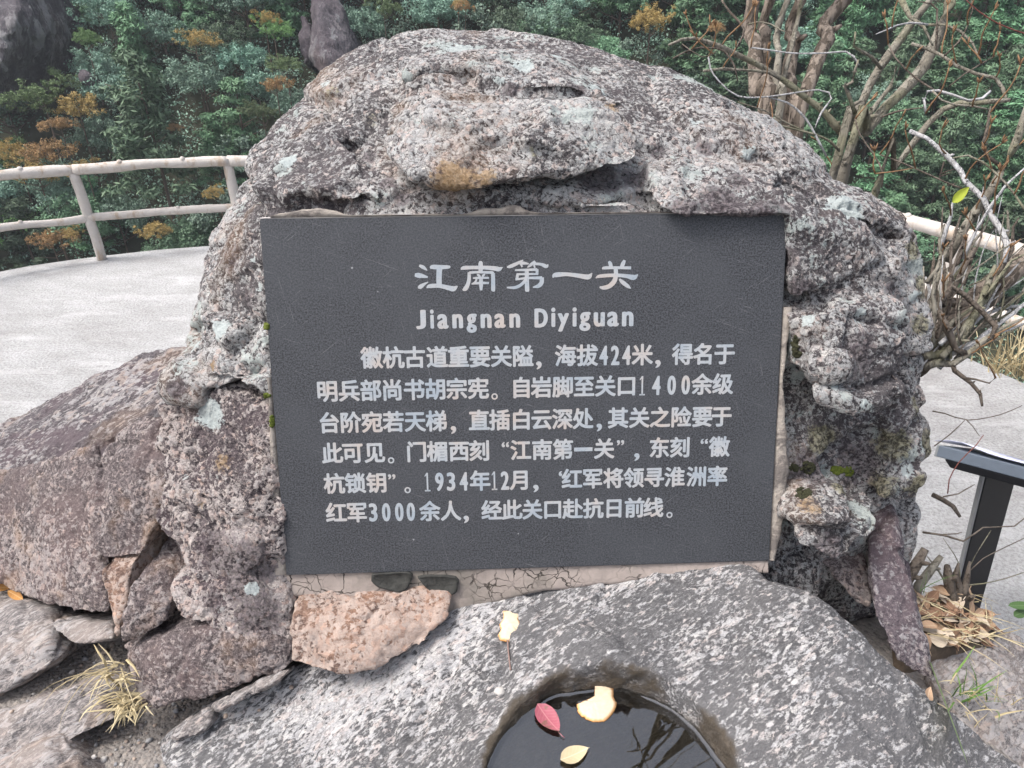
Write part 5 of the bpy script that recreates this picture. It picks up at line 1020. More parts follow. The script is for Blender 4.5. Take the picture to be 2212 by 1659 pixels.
leaf('red_leaf', 0.066, 0.038, (lp[0], lp[1], WZ + 0.0035), (0.0, 0.0, math.atan2(a1[1] - a0[1], a1[0] - a0[0])), leaf_mat('red_leaf', (0.25, 0.055, 0.08), (0.40, 0.13, 0.16), (0.46, 0.22, 0.22), 0.4, (0.13, 0.10, 0.06)), 'crimson leaf floating on the basin water by its left wall', 'leaf', None, 0.35, 0.22, 0.012)
lp = PZ(1240, 1634, WZ)
leaf('yellow_leaf', 0.054, 0.030, (lp[0], lp[1], WZ + 0.005), (0.1, 0.0, 0.42), leaf_mat('straw_leaf', (0.38, 0.30, 0.18), (0.54, 0.45, 0.29), (0.58, 0.50, 0.36)), 'small straw-yellow leaf floating at the front of the basin', 'leaf', None, 0.25, 0.2, 0.004)
# stick and pebble
M_STICK = plain('dry_stick', (0.22, 0.15, 0.13), 0.8, 0.3, 60)
q = [PZ(1096, 1375, 1.175), PZ(1099, 1415, 1.155), PZ(1103, 1458, 1.14)]; q = [np.array((p[0], p[1], surf_z(p[0], p[1])[0] + 0.004)) for p in q]
mb = MB(); mb.tube(spline(q, 0.01), 0.0016, 6, 0.2); o = mb.build('dry_stick', M_STICK, origin=q[1]); tag(o, 'thin straight dry stick lying in the groove of the basin rock', 'stick')
def pebble(name, loc, r, mat, label, group=None, seed=0, flat=0.6):
    bm = bmesh.new(); bmesh.ops.create_icosphere(bm, subdivisions=2, radius=r)
    pv = np.array([v.co for v in bm.verts]); nz = fbm(pv / r * 0.9 + seed * 3.3, 1.0, 2)
    for v, k_ in zip(bm.verts, nz): v.co = Vector((v.co.x, v.co.y * 0.8, v.co.z * flat)) * (1 + 0.7 * k_)
    me = bpy.data.meshes.new(name); bm.to_mesh(me); bm.free(); me.materials.append(mat); me.polygons.foreach_set('use_smooth', np.zeros(len(me.polygons), bool))
    o = bpy.data.objects.new(name, me); COL.objects.link(o); o.location = Vector(loc); o.rotation_euler = (0, 0, seed); tag(o, label, 'pebble', group); return o
M_PB = [plain('grey_pebble', (0.24, 0.24, 0.25), 0.85, 0.3, 150), plain('tan_pebble', (0.36, 0.29, 0.24), 0.85, 0.3, 150), plain('pale_pebble', (0.42, 0.40, 0.38), 0.85, 0.25, 150)]
p = PZ(1080, 1517, 1.11); pebble('pebble', (p[0], p[1], surf_z(p[0], p[1])[0] + 0.005), 0.011, M_PB[2], 'single pale pebble in the groove beside the basin', None, 3)

# ------------------------------------------------------------------ gravel
CAMP = Vector((0, 0, HC))
def ground_at(u, v):
    """where the sight line meets the finished ground or rock"""
    d = Vector(P(u, v, 1.0)) - CAMP; dg = bpy.context.evaluated_depsgraph_get()
    hit, loc, nrm, i, ob, m = SC.ray_cast(dg, CAMP + d.normalized() * 0.1, d.normalized()); return (loc, nrm, ob) if hit else (Vector(PZ(u, v, 0.95)), Vector((0, 0, 1)), None)
t = NT('mixed_gravel'); r = t.n('NewGeometry').outputs['Random Per Island']
c = t.ramp(r, [(0.0, (0.14, 0.13, 0.125)), (0.35, (0.26, 0.24, 0.22)), (0.6, (0.36, 0.28, 0.23)), (0.8, (0.24, 0.25, 0.27)), (1.0, (0.46, 0.44, 0.41))])
c = t.mix(t.math('MULTIPLY', t.noise(300, 3), 0.5), c, (0.10, 0.09, 0.085)); M_GRAVEL = t.done(c, 0.9)
bm = bmesh.new(); bmesh.ops.create_icosphere(bm, subdivisions=1, radius=1.0); IV = np.array([v.co for v in bm.verts]); IF = np.array([[v.index for v in f.verts] for f in bm.faces]); bm.free()
n_g = 5200; gxy = np.c_[RNG.uniform(-1.05, 0.15, n_g), RNG.uniform(0.55, 1.30, n_g)]
gzz = ground_h(gxy[:, :1], gxy[:, 1:])[:, 0]; gr = 0.0018 + 0.0045 * RNG.random(n_g) ** 3 + (RNG.random(n_g) < 0.03) * 0.004
V = []
for i in range(n_g):
    s_ = IV * (1 + RNG.uniform(-.25, .25, (len(IV), 1))) * gr[i] * np.array((1, RNG.uniform(.7, 1), RNG.uniform(.45, .8))); a = RNG.uniform(0, 6.28); ca, sa = math.cos(a), math.sin(a)
    V.append(np.c_[s_[:, 0] * ca - s_[:, 1] * sa, s_[:, 0] * sa + s_[:, 1] * ca, s_[:, 2]] + (gxy[i, 0], gxy[i, 1], gzz[i] + gr[i] * 0.25))
me = qmesh('gravel', np.vstack(V), (IF[None] + (np.arange(n_g) * len(IV))[:, None, None]).reshape(-1, 3)); o = link('gravel', me, M_GRAVEL, smooth=False); tag(o, kind='stuff')
STN = [(203, 1637, 11, 2), (225, 1642, 13, 2), (208, 1610, 9, 0), (381, 1537, 12, 0), (335, 1568, 8, 1), (488, 1548, 11, 1), (185, 1424, 13, 0), (157, 1452, 11, 2), (150, 1410, 8, 0), (290, 1640, 7, 1), (345, 1605, 6, 2), (250, 1652, 8, 0), (630, 1486, 9, 1), (600, 1492, 8, 0), (178, 1600, 6, 2), (300, 1600, 6, 0), (560, 1535, 7, 1), (26, 1538, 8, 1), (60, 1515, 6, 0), (125, 1440, 6, 2)]
for k, (u, v_, s_, mi) in enumerate(STN):
    loc, nr, ob = ground_at(u, v_); r_ = s_ / FP * 1.4 * 0.62
    where = 'beside the dry grass tuft' if u < 240 and v_ < 1500 else ('in the gravel near the bottom edge' if v_ > 1590 else ('under the thin rock flake' if u > 480 else 'in the gravel left of the basin rock'))
    pebble('loose_stone', loc + Vector((0, 0, r_ * 0.35)), r_, M_PB[mi], ('grey', 'tan', 'pale')[mi] + ' loose stone ' + where, 'loose stones on the gravel', k)

# ------------------------------------------------------------------ grass
def blade_mesh(mb, p, d, L_, w, droop, seed):
    kr = random.Random(seed); d = np.array(d, float); d /= np.linalg.norm(d); side = np.cross(d, (0, 0, 1)); side = side / (np.linalg.norm(side) + 1e-6); n = 7; q = np.array(p, float); v = []
    side = side * math.cos(kr.uniform(-1, 1)) + np.array((0, 0, 1)) * 0.3 * kr.uniform(-1, 1)
    for i in range(n):
        s_ = i / (n - 1); ww = w * (1 - s_ ** 2) * 0.5 + 0.0002; v += [q - side * ww, q + np.array((0, 0, ww * 0.5)), q + side * ww]
        q = q + d * L_ / (n - 1); d = d + np.array((kr.uniform(-.12, .12), kr.uniform(-.12, .12), -droop / n)); d /= np.linalg.norm(d)
    mb.add(v, [(3 * i + k, 3 * i + k + 1, 3 * i + k + 4, 3 * i + k + 3) for i in range(n - 1) for k in (0, 1)])
def grass_mat(name, a, b):
    t = NT(name); r = t.n('NewGeometry').outputs['Random Per Island']; return t.done(t.mix(r, a, b), 0.7)
M_DRYG = grass_mat('dry_straw', (0.30, 0.24, 0.13), (0.62, 0.53, 0.34)); M_GRNG = grass_mat('green_blades', (0.06, 0.14, 0.03), (0.16, 0.28, 0.07))
def tuft(name, uv, n, L_, mat, label, spread, w=0.004, lean=(0, 0, 0.4), droop=1.2, seed=0, foot=None, group=None, along=None):
    loc = Vector(P(*uv)) if len(uv) == 3 else ground_at(*uv)[0]; kr = random.Random(seed); mb = MB()
    for k in range(n):
        p = np.array(loc) + np.array((kr.gauss(0, spread), kr.gauss(0, spread * 0.6), -0.005))
        if along is not None: p = p + (np.array(along)) * kr.uniform(-.5, .5)
        d = (lean[0] + kr.gauss(0, .55), lean[1] + kr.gauss(0, .45), lean[2] + abs(kr.gauss(0, .5))); blade_mesh(mb, p, d, L_ * kr.uniform(.35, 1.0), w * kr.uniform(.6, 1.2), droop * kr.uniform(.5, 1.6), seed * 100 + k)
    return tag(mb.build(name, mat, origin=loc, smooth=False), label, 'grass', group)
tuft('dry_grass_tuft', (268, 1478, 1.44), 60, 0.085, M_DRYG, 'tuft of dry straw-coloured grass against the purple-brown block', 0.016, 0.0048, (-0.35, -0.55, 0.25), 1.3, 1, along=(0.02, -0.03, -0.10))
tuft('dry_grass_tuft', (283, 1515, 1.415), 70, 0.060, M_DRYG, 'dense low clump of bleached grass at the corner of the purple-brown block', 0.018, 0.005, (-0.35, -0.7, 0.15), 1.2, 2)
tuft('long_grass_stems', (262, 1440, 1.46), 9, 0.20, M_DRYG, 'few long bent dry stems arching left from the grass tuft', 0.012, 0.0026, (-0.9, -0.3, 0.55), 1.8, 3)
tuft('green_grass_tuft', (2085, 1500, 1.49), 26, 0.085, M_GRNG, 'fresh green grass tuft growing between the basin rock and the ribbed rock', 0.022, 0.0045, (-0.05, -0.1, 0.8), 0.7, 4)
tuft('dry_grass_tuft', (2112, 1515, 1.48), 26, 0.09, M_DRYG, 'pale dry grass mixed behind the fresh green tuft', 0.03, 0.004, (0.1, -0.1, 0.6), 1.0, 5)
tuft('green_grass_tuft', (1990, 1275, 1.60), 3, 0.10, M_GRNG, 'few single green blades beside the broken stump', 0.006, 0.005, (0.25, 0, 0.9), 0.3, 6)
for k, (u, v_) in enumerate(((2180, 800), (2205, 812))):
    tuft('dry_edge_grass', tuple(PZ(u, v_, 0.0)) and (u, v_), 40, 0.30, M_DRYG, ('wispy dry grass at the far right edge of the platform', 'dry grass clump at the platform edge, cut by the photo border')[k], 0.05, 0.007, (0, 0, 0.9), 0.8, 10 + k)
# heart-shaped green leaf and the leaves hanging in from the right
M_LGRN = leaf_mat('pale_green_leaf', (0.20, 0.30, 0.09), (0.30, 0.40, 0.16), (0.40, 0.48, 0.25)); M_DGRN = leaf_mat('dark_green_leaf', (0.05, 0.10, 0.03), (0.09, 0.16, 0.05), (0.14, 0.2, 0.1))
leaf('heart_leaf', 0.052, 0.040, P(2003, 1418, 1.44), (1.0, 0.3, 1.2), M_LGRN, 'single pale green heart-shaped leaf at the foot of the leaning slab', notch=0.3)
leaf('hanging_leaf', 0.085, 0.022, P(2208, 1308, 1.75), (0.3, 0.1, 0.15), M_DGRN, 'upper dark green leaf reaching in at the right photo edge', 'leaf', 'green leaves at the right edge')
leaf('hanging_leaf', 0.085, 0.022, P(2205, 1325, 1.75), (0.4, 0.25, 0.5), M_DGRN, 'lower dark green leaf reaching in at the right photo edge', 'leaf', 'green leaves at the right edge')

# ------------------------------------------------------------------ stump and dry leaves at the right
sb = PZ(2062, 1300, 0.42); st_ = empty('broken_stump', (sb[0], sb[1], 0.3)); tag(st_, 'small dark broken stump with splintered ends and thin shoots beside the sign post', 'stump')
for k, (pts, w0, w1) in enumerate([([(1800, 640), (1740, 520), (1715, 440), (1705, 350)], 110, 45), ([(1790, 640), (1780, 480), (1770, 400), (1790, 330)], 80, 26), ([(1810, 640), (1830, 500), (1850, 420), (1860, 320)], 80, 20), ([(1760, 600), (1640, 590), (1560, 560), (1510, 575)], 40, 14), ([(1830, 520), (1860, 560), (1890, 540)], 40, 20)]):
    limb(st_, Z8, pts, w0, w1, 1.72, 1.68, M_DTWIG, 'splinter', 70 + k, 1, wob=0.25)
for k, (pts, w0, w1) in enumerate([([(1830, 480), (1860, 380), (1950, 300), (2080, 235), (2240, 160)], 10, 6), ([(1835, 475), (1950, 465), (2100, 430), (2240, 385)], 10, 6), ([(1800, 470), (1790, 330), (1690, 170)], 7, 5), ([(1830, 440), (1900, 280), (2000, 120)], 7, 5), ([(1730, 500), (1660, 380), (1590, 290)], 14, 10)]):
    limb(st_, Z8, pts, w0, w1, 1.70, 1.66, M_GBARK if k else M_DTWIG, 'shoot', 80 + k)
for k, (pts, w0, w1) in enumerate([([(1400, 560), (1460, 420), (1520, 330), (1575, 245)], 100, 70), ([(1480, 620), (1540, 480), (1610, 370), (1680, 285)], 70, 60)]):
    bb = PZ(*Z8(*pts[0]), 0.45); o_ = empty('cut_branch', bb); tag(o_, ('thick dark cut branch slanting up from the right foot of the boulder', 'brown cut branch slanting up left of the broken stump')[k], 'branch')
    limb(o_, Z8, pts, w0, w1, 1.62 + 0.06 * k, 1.60 + 0.06 * k, (M_DTWIG, M_GBARK)[k], 'limb', 90 + k, 2)
M_LIT = [leaf_mat('tan_litter_leaf', (0.30, 0.19, 0.12), (0.46, 0.31, 0.20), (0.52, 0.40, 0.28), 0.8), leaf_mat('brown_litter_leaf', (0.16, 0.09, 0.06), (0.28, 0.17, 0.11), (0.34, 0.22, 0.14), 0.8), leaf_mat('bleached_litter_leaf', (0.40, 0.33, 0.24), (0.56, 0.47, 0.37), (0.60, 0.52, 0.42), 0.8)]
mb = MB(); nn = 22; base_pts = [P(u, v_, t_) for u, v_, t_ in [(1970, 1300, 1.66), (2060, 1280, 1.74), (2130, 1330, 1.76), (2150, 1390, 1.72), (2060, 1400, 1.62), (1980, 1390, 1.56)]]
cen = np.mean(base_pts, axis=0)
hp = [cen + (0, 0, 0.015)]; hv = [tuple(cen + np.array((0, 0, 0.012)))]; fs = []
ring = spline([*base_pts, base_pts[0]], 0.03)[:-1]; n = len(ring)
for s_ in (0.5, 1.0, 1.25):
    for p in ring: hv.append(tuple(cen + (p - cen) * s_ + np.array((0, 0, 0.0 if s_ <= 1 else -0.12))))
fs = [(0, 1 + i, 1 + (i + 1) % n) for i in range(n)] + [(1 + r_ * n + i, 1 + (r_ + 1) * n + i, 1 + (r_ + 1) * n + (i + 1) % n, 1 + r_ * n + (i + 1) % n) for r_ in range(2) for i in range(n)]
o = link('leaf_mould', mesh('leaf_mould', hv, fs), plain('leaf_mould', (0.10, 0.075, 0.055), 0.95, 0.6, 70, 0.8)); tag(o, kind='stuff')
kr = random.Random(77); protos = {}
for k in range(85):
    a = kr.uniform(0, 6.283); s_ = math.sqrt(kr.random()) * 0.98; j = int(a / 6.283 * n) % n; p = cen + (ring[j] - cen) * s_ + np.array((0, 0, 0.012 * (1 - s_) + kr.uniform(0.004, 0.022)))
    mi = kr.choice((0, 0, 1, 1, 2)); key = (mi, kr.randrange(3))
    rot = (kr.gauss(0, .55), kr.gauss(0, .45), kr.uniform(0, 6.28)); lab = ('tan', 'brown', 'bleached')[mi] + ' dry leaf in the litter heap beside the broken stump'
    if key not in protos: protos[key] = leaf('dry_leaf', kr.uniform(.04, .06), kr.uniform(.018, .028), p, rot, M_LIT[mi], lab, 'leaf', 'dry leaves of the litter heap', kr.uniform(-.6, .9), kr.uniform(-.3, .5), 0.01)
    else:
        c_ = protos[key].copy(); COL.objects.link(c_); c_.location = Vector(p); c_.rotation_euler = rot
mb = MB()
for k in range(70):
    a = kr.uniform(0, 6.283); s_ = math.sqrt(kr.random()); j = int(a / 6.283 * n) % n; p = cen + (ring[j] - cen) * s_ + np.array((0, 0, 0.02)); d = np.array((kr.uniform(-1, 1), kr.uniform(-.5, .5), kr.uniform(-.1, .25)))
    blade_mesh(mb, p, d, kr.uniform(.05, .12), 0.0028, 0.5, k + 900)
tag(mb.build('straw', M_DRYG, smooth=False), kind='stuff')
M_ORL = leaf_mat('orange_dry_leaf', (0.34, 0.15, 0.04), (0.50, 0.26, 0.08), (0.56, 0.36, 0.16), 0.7)
for k, (u, v_, L_, rz, lab) in enumerate([(14, 1270, 0.060, 0.3, 'curled orange dry leaf at the left edge under the reddish block'), (45, 1288, 0.05, -0.4, 'narrow orange dry leaf in the dark gap under the reddish block'), (1995, 1500, 0.04, 1.0, 'small pinkish dry leaf wedged by the foot of the basin rock')]):
    loc, nr, ob = ground_at(u, v_); leaf('dry_leaf', L_, L_ * 0.4, loc + Vector((0, -0.01, 0.012)), (0.4, 0.2, rz), M_ORL if k < 2 else M_LIT[0], lab, 'leaf', None, 0.5, 0.3)
# moss cushions on the boulder
t = NT('moss'); c = t.mix(t.noise(220, 4), (0.03, 0.05, 0.008), (0.16, 0.19, 0.03)); t.bump(t.noise(300, 3), 1.0, 0.004); M_MOSS = t.done(c, 0.95)
t = NT('dark_moss'); c = t.mix(t.noise(220, 4), (0.012, 0.014, 0.008), (0.06, 0.06, 0.03)); t.bump(t.noise(300, 3), 1.0, 0.004); M_DMOSS = t.done(c, 0.95)
for k, (u, v_, w_, h_, mm) in enumerate([(2108, 1016, 26, 16, 0), (2132, 1018, 22, 18, 0), (1718, 742, 12, 34, 1), (1722, 765, 16, 12, 1), (1735, 1065, 34, 22, 1), (1745, 1010, 30, 26, 1), (576, 705, 8, 12, 0), (577, 855, 10, 9, 0), (588, 910, 6, 26, 0), (1715, 1010, 22, 14, 1)]):
    u, v_ = (u - 300, v_) if u > 2050 else (u, v_)
    loc, nr, ob = ground_at(u, v_); L_ = (Vector(P(u, v_, 1)) - CAMP).normalized(); dist = (loc - CAMP).length; rw, rh = w_ / FP * dist * 0.5, h_ / FP * dist * 0.5; mb = MB(); kr = random.Random(k)
    for j in range(60):
        a, s_ = kr.uniform(0, 6.28), math.sqrt(kr.random()); u2, v2 = u + w_ * .5 * s_ * math.cos(a), v_ + h_ * .5 * s_ * math.sin(a); l2, n2, _o = ground_at(u2, v2)
        if (l2 - loc).length > 0.06: continue
        r_ = kr.uniform(.0025, .005); mb.add(IV * r_ * (1, 1, .8) + np.array(l2), [tuple(q_) for q_ in IF])
    if mb.v: link('moss', mesh('moss', mb.v, mb.f), (M_MOSS, M_DMOSS)[mm], boulder)

# ------------------------------------------------------------------ the far side of the gorge
def hill_z(x, y):
    x, y = np.asarray(x, float), np.asarray(y, float); p = np.stack([np.ravel(x), np.ravel(y), 0 * np.ravel(x)], 1)
    nz = (fbm(p, 0.045, 3) * 5.0 + fbm(p, 0.16, 3) * 1.6).reshape(np.shape(x))
    near = -1.5 - np.maximum(y - 6.0, 0) * 1.9
    far = -25 + (y - 24) * 1.02 + nz
    return np.where(y < 18, np.maximum(near, -25), np.maximum(far, -25 + 0.2 * nz))
hx = np.linspace(-75, 75, 151); hy = np.r_[np.linspace(-12, 7, 10), np.linspace(7.5, 130, 124)]; HX, HY = np.meshgrid(hx, hy, indexing='ij')
HZ = hill_z(HX, HY); nx, ny = HX.shape; idx = np.arange(nx * ny).reshape(nx, ny)
t = NT('wooded_slope_soil'); f = t.noise(0.5, 6, 0.65); g = t.noise(4, 5, 0.7)
c = t.mix(f, (0.022, 0.030, 0.018), (0.060, 0.052, 0.034)); c = t.mix(t.math('MULTIPLY', g, 0.5), c, (0.05, 0.06, 0.03)); M_SLOPE = t.done(c, 0.95)
o = link('hillside', qmesh('hillside', np.stack([HX, HY, HZ], -1).reshape(-1, 3), np.stack([idx[:-1, :-1], idx[1:, :-1], idx[1:, 1:], idx[:-1, 1:]], -1).reshape(-1, 4)), M_SLOPE); tag(o, kind='structure')
def on_hill(u, v):
    d = P(u, v, 1.0) - np.array((0, 0, HC)); ts = np.linspace(20, 160, 1400); q = np.array((0, 0, HC)) + d * ts[:, None]; below = q[:, 2] < hill_z(q[:, 0], q[:, 1])
    i = int(np.argmax(below)) if below.any() else 700; return q[i], ts[i]
def project(p):
    x, y, z = p[0], p[1], p[2] - HC; t_ = y * CP - z * SP; return 1106 + FP * x / t_, 829.5 - FP * (y * SP + z * CP) / t_, t_
# bare rock faces
M_CLIFF = rock_mat('purple_grey_cliff', grain=1.6, cover=0.30, light=((0.30, 0.27, 0.27), (0.27, 0.27, 0.28), (0.33, 0.31, 0.31)), dark=(0.07, 0.065, 0.075), mid=(0.15, 0.135, 0.15), patch=0.12, stain=(0.13, 0.10, 0.115), rust=0.2, stretch=(1, 1, 0.35), disp=0.25, gdisp=0.2)
def cliff(pts, label, back=(0, 6, -2)):
    allp = [p for p in pts] + [np.array(p) + np.array(back) for p in pts]; S = Solid(np.min(allp, 0) - .5, np.max(allp, 0) + .5, 0.16); S.union(S.hull(allp, 0.3))
    me = S.build('rock_face', (0.35, 0.25, 0.1), (0.3, 0.9, 2.5)); o = link('rock_face', me, M_CLIFF); tag(o, label, 'cliff'); return o
def hp(u, v, dz): q, t_ = on_hill(u, v); return P(u, v, t_ - dz)
cliff([hp(-110, -110, 6), hp(80, -110, 5), hp(84, 20, 5), hp(74, 70, 5), hp(52, 125, 4.5), hp(22, 175, 4), hp(-10, 215, 4), hp(-110, 225, 4), hp(30, 60, 6.5)], 'purple-grey bare cliff in the top left corner of the photo')
cliff([hp(672, -60, 4), hp(705, -60, 4), hp(735, 40, 4), hp(768, 105, 4), hp(762, 150, 3.5), hp(700, 190, 3.5), hp(668, 130, 3.5), hp(690, 50, 5)], 'smooth grey cliff slab just left of the boulder top')
cliff([hp(640, 20, 3), hp(668, 40, 3), hp(672, 110, 3), hp(655, 150, 3), hp(640, 100, 3)], 'broken pinkish rock strip left of the smooth cliff slab', (0, 3, -1))
cliff([hp(160, 142, 3.6), hp(185, 148, 3.6), hp(196, 168, 3.4), hp(180, 186, 3.2), hp(164, 176, 3.2)], 'small pale boulder poking out among the trees on the left slope', (0, 2, -1))
# foliage
def foliage_mat(name, a, b, rough=0.65):
    t = NT(name); r = t.n('NewGeometry').outputs['Random Per Island']; oi = t.n('ObjectInfo').outputs['Random']; v_ = t.noise(0.6, 3)
    s_ = t.math('ADD', t.math('MULTIPLY', r, 0.55), t.math('MULTIPLY', v_, 0.45)); c = t.mix(s_, a, b)
    h_ = t.n('HueSaturation', {'Hue': t.math('ADD', 0.468, t.math('MULTIPLY', oi, 0.055)), 'Saturation': t.math('ADD', 0.80, t.math('MULTIPLY', oi, 0.3)), 'Value': t.math('ADD', 0.72, t.math('MULTIPLY', oi, 1.0)), 'Color': c})
    return t.done(c if name.startswith(('gold', 'orange')) else h_.outputs[0], rough)
KINDS = {
 'bluegreen': foliage_mat('blue_green_foliage', (0.055, 0.115, 0.080), (0.25, 0.37, 0.285)), 'dark': foliage_mat('dark_green_foliage', (0.040, 0.090, 0.050), (0.17, 0.29, 0.165)),
 'bright': foliage_mat('bright_green_foliage', (0.06, 0.12, 0.04), (0.17, 0.26, 0.10)), 'gold': foliage_mat('golden_foliage', (0.25, 0.17, 0.05), (0.50, 0.37, 0.14)),
 'orange': foliage_mat('orange_foliage', (0.24, 0.14, 0.06), (0.46, 0.30, 0.14)), 'pine': foliage_mat('pine_foliage', (0.042, 0.095, 0.050), (0.15, 0.27, 0.14))}
M_TRUNK = plain('hill_tree_trunk', (0.13, 0.095, 0.075), 0.9, 0.4, 3)
def leaf_cloud(centres, radii, per, size, flat=0.6, rng=None, lift=0.4, elong=1.0):
    """many leaf-sized faces in clumps"""
    n = len(centres) * per; c = np.repeat(np.asarray(centres), per, 0); r = np.repeat(np.asarray(radii), per)[:, None]
    d = rng.normal(size=(n, 3)); d /= np.linalg.norm(d, axis=1)[:, None]; rad = rng.random((n, 1)) ** 0.45; p = c + d * rad * r * np.array((1, 1, flat))
    nrm = d * 0.6 + rng.normal(size=(n, 3)) * 0.5 + np.array((0, -0.15, lift)); nrm /= np.linalg.norm(nrm, axis=1)[:, None]
    a = np.cross(nrm, rng.normal(size=(n, 3))); a /= np.linalg.norm(a, axis=1)[:, None]; b = np.cross(nrm, a); s_ = size * (0.6 + 0.8 * rng.random((n, 1)))
    V_ = np.stack([p - a * s_ * elong, p - b * s_ * 0.5, p + a * s_ * elong, p + b * s_ * 0.5], 1).reshape(-1, 3); return V_
def crown_mesh(kind, seed):
    rng = np.random.default_rng(seed)
    if kind == 'pine':
        cs, rs = [], []; H_ = 4.6
        for lv in range(9):
            z = 1.2 + (H_ - 1.2) * lv / 8; R_ = 1.75 * (1 - lv / 10.5) * rng.uniform(.8, 1.1)
            for k in range(max(3, int(8 - lv * 0.5))):
                a = rng.uniform(0, 6.28); rr_ = R_ * rng.uniform(.35, 1.0); cs.append((rr_ * math.cos(a), rr_ * math.sin(a), z - 0.12 * rr_ + rng.uniform(-.15, .15))); rs.append(rng.uniform(.32, .55))
        V_ = leaf_cloud(cs, rs, 110, 0.060, 0.5, rng, 0.6, 2.0)
    else:
        cs, rs = [], []; R_ = 1.55; n = {'gold': 95, 'orange': 85}.get(kind, 130)
        lob = [(rng.normal(0, .55, 3) * (1, 1, .5) + (0, 0, 2.4), rng.uniform(.7, 1.15)) for _ in range(6)]
        for k in range(n):
            c0_, r0_ = lob[rng.integers(len(lob))]; d = rng.normal(size=3); d[2] = abs(d[2]) * .9 - .25; d /= np.linalg.norm(d); cs.append(c0_ + d * r0_ * rng.uniform(.7, 1.15) * (1.1, 1.1, .95)); rs.append(rng.uniform(.13, .34))
        V_ = leaf_cloud(cs, rs, 72 if kind not in ('gold', 'orange') else 64, 0.050, 0.85, rng, 0.35, 1.0)
    return qmesh('crown', V_, np.arange(len(V_)).reshape(-1, 4))
def trunk_mesh(kind, seed):
    kr = random.Random(seed); mb = MB(); h_ = 4.3 if kind == 'pine' else 2.6
    q = [(0, 0, -5.0), (kr.uniform(-.1, .1), kr.uniform(-.1, .1), h_ * .4), (kr.uniform(-.2, .2), 0, h_)]; mb.tube(spline(q, 0.3), np.linspace(.10, .03, len(spline(q, 0.3))), 6)
    for k in range(5):
        z = h_ * kr.uniform(.35, .8); a = kr.uniform(0, 6.28); mb.tube([(0, 0, z), (math.cos(a) * .6, math.sin(a) * .6, z + .25), (math.cos(a) * 1.1, math.sin(a) * 1.1, z + .45)], [.035, .025, .01], 5)
    return mesh('trunk', mb.v, mb.f)
PROTO = {}
for kind, m_ in KINDS.items():
    for s_ in range(3):
        cm = crown_mesh(kind, hash(kind) % 1000 * 0 + s_ + 10 * list(KINDS).index(kind)); cm.materials.append(m_); tm = trunk_mesh(kind, s_ + 50); tm.materials.append(M_TRUNK); PROTO[kind, s_] = (cm, tm)
kr = random.Random(21)
def tree(name, kind, loc, s_, label, group, cat='tree', low=0.0):
    cm, tm = PROTO[kind, kr.randrange(3)]; e = empty(name, loc); e.scale = (s_ * kr.uniform(.85, 1.15), s_ * kr.uniform(.85, 1.15), s_ * kr.uniform(.85, 1.1)); e.rotation_euler = (0, 0, kr.uniform(0, 6.28)); tag(e, label, cat, group)
    for nm, me in (('crown', cm), ('trunk', tm)): o_ = bpy.data.objects.new(nm, me); COL.objects.link(o_); o_.parent = e
    return e
placed = []
def special(kind, u, v, wpx, label, name):
    q, t_ = on_hill(u, v); t_ -= 4.0; s_ = wpx / FP * t_ / 2.9; q = P(u, v, t_) - np.array((0, 0, 2.4 * s_)); tree(name, kind, q, s_, label, None); placed.append((u, v, wpx * 0.42))
SPEC = [('gold', 420, 85, 66, 'golden autumn tree highest on the left slope', 'golden_tree'), ('gold', 1405, 52, 90, 'golden autumn tree just beyond the boulder top, right of its peak', 'golden_tree'), ('gold', 168, 235, 90, 'yellow-green autumn tree above the railing on the left slope', 'golden_tree'),
 ('orange', 130, 268, 62, 'rusty orange tree beside the yellow-green autumn tree', 'orange_tree'), ('orange', 90, 325, 100, 'wide orange tree just above the top rail', 'orange_tree'), ('orange', 378, 272, 40, 'small isolated orange tree in the middle of the left slope', 'orange_tree'),
 ('gold', 30, 325, 60, 'yellow-brown tree at the left edge above the top rail', 'golden_tree'), ('orange', 595, 185, 60, 'sparse orange tree left of the boulder near its shoulder', 'orange_tree'), ('gold', 572, 45, 48, 'thin golden tree under the cliff slab', 'golden_tree'),
 ('gold', 85, 372, 90, 'yellow-brown tree between the two rails at left', 'golden_tree'), ('gold', 185, 365, 54, 'small golden tree framed by the leaning post and the rails', 'golden_tree'), ('gold', 470, 415, 40, 'small golden tree between the rails beside the boulder', 'golden_tree'),
 ('gold', 335, 500, 70, 'dull golden tree under the lower rail, right of the leaning post', 'golden_tree'), ('orange', 110, 520, 80, 'tan autumn tree under the lower rail, left of the leaning post', 'orange_tree'), ('gold', 150, 505, 40, 'small yellow tree touching the leaning post below the lower rail', 'golden_tree'),
 ('orange', 1005, 20, 40, 'small rusty tree beyond the boulder top', 'orange_tree'), ('gold', 990, 8, 30, 'small yellow tree at the top photo edge beyond the boulder', 'golden_tree'), ('orange', 1545, 60, 46, 'faint orange tree behind the bare trunks', 'orange_tree'),
 ('pine', 330, 300, 180, 'broad green pine with a visible trunk behind the top rail', 'pine_tree'), ('bright', 185, 85, 50, 'bright green young tree beside the top left cliff', 'broadleaf_tree'), ('bright', 85, 195, 100, 'yellowish green bushy tree below the top left cliff', 'broadleaf_tree'),
 ('bright', 590, 60, 60, 'light green bamboo-like tree beside the smooth cliff slab', 'broadleaf_tree'), ('bright', 615, 130, 60, 'light green tree below the smooth cliff slab', 'broadleaf_tree'), ('bright', 830, 20, 60, 'pale green shrubby tree right of the smooth cliff slab', 'broadleaf_tree'), ('bright', 570, 240, 70, 'fresh green round tree beside the left flank of the boulder', 'broadleaf_tree')]
for sp_ in SPEC: special(*sp_)
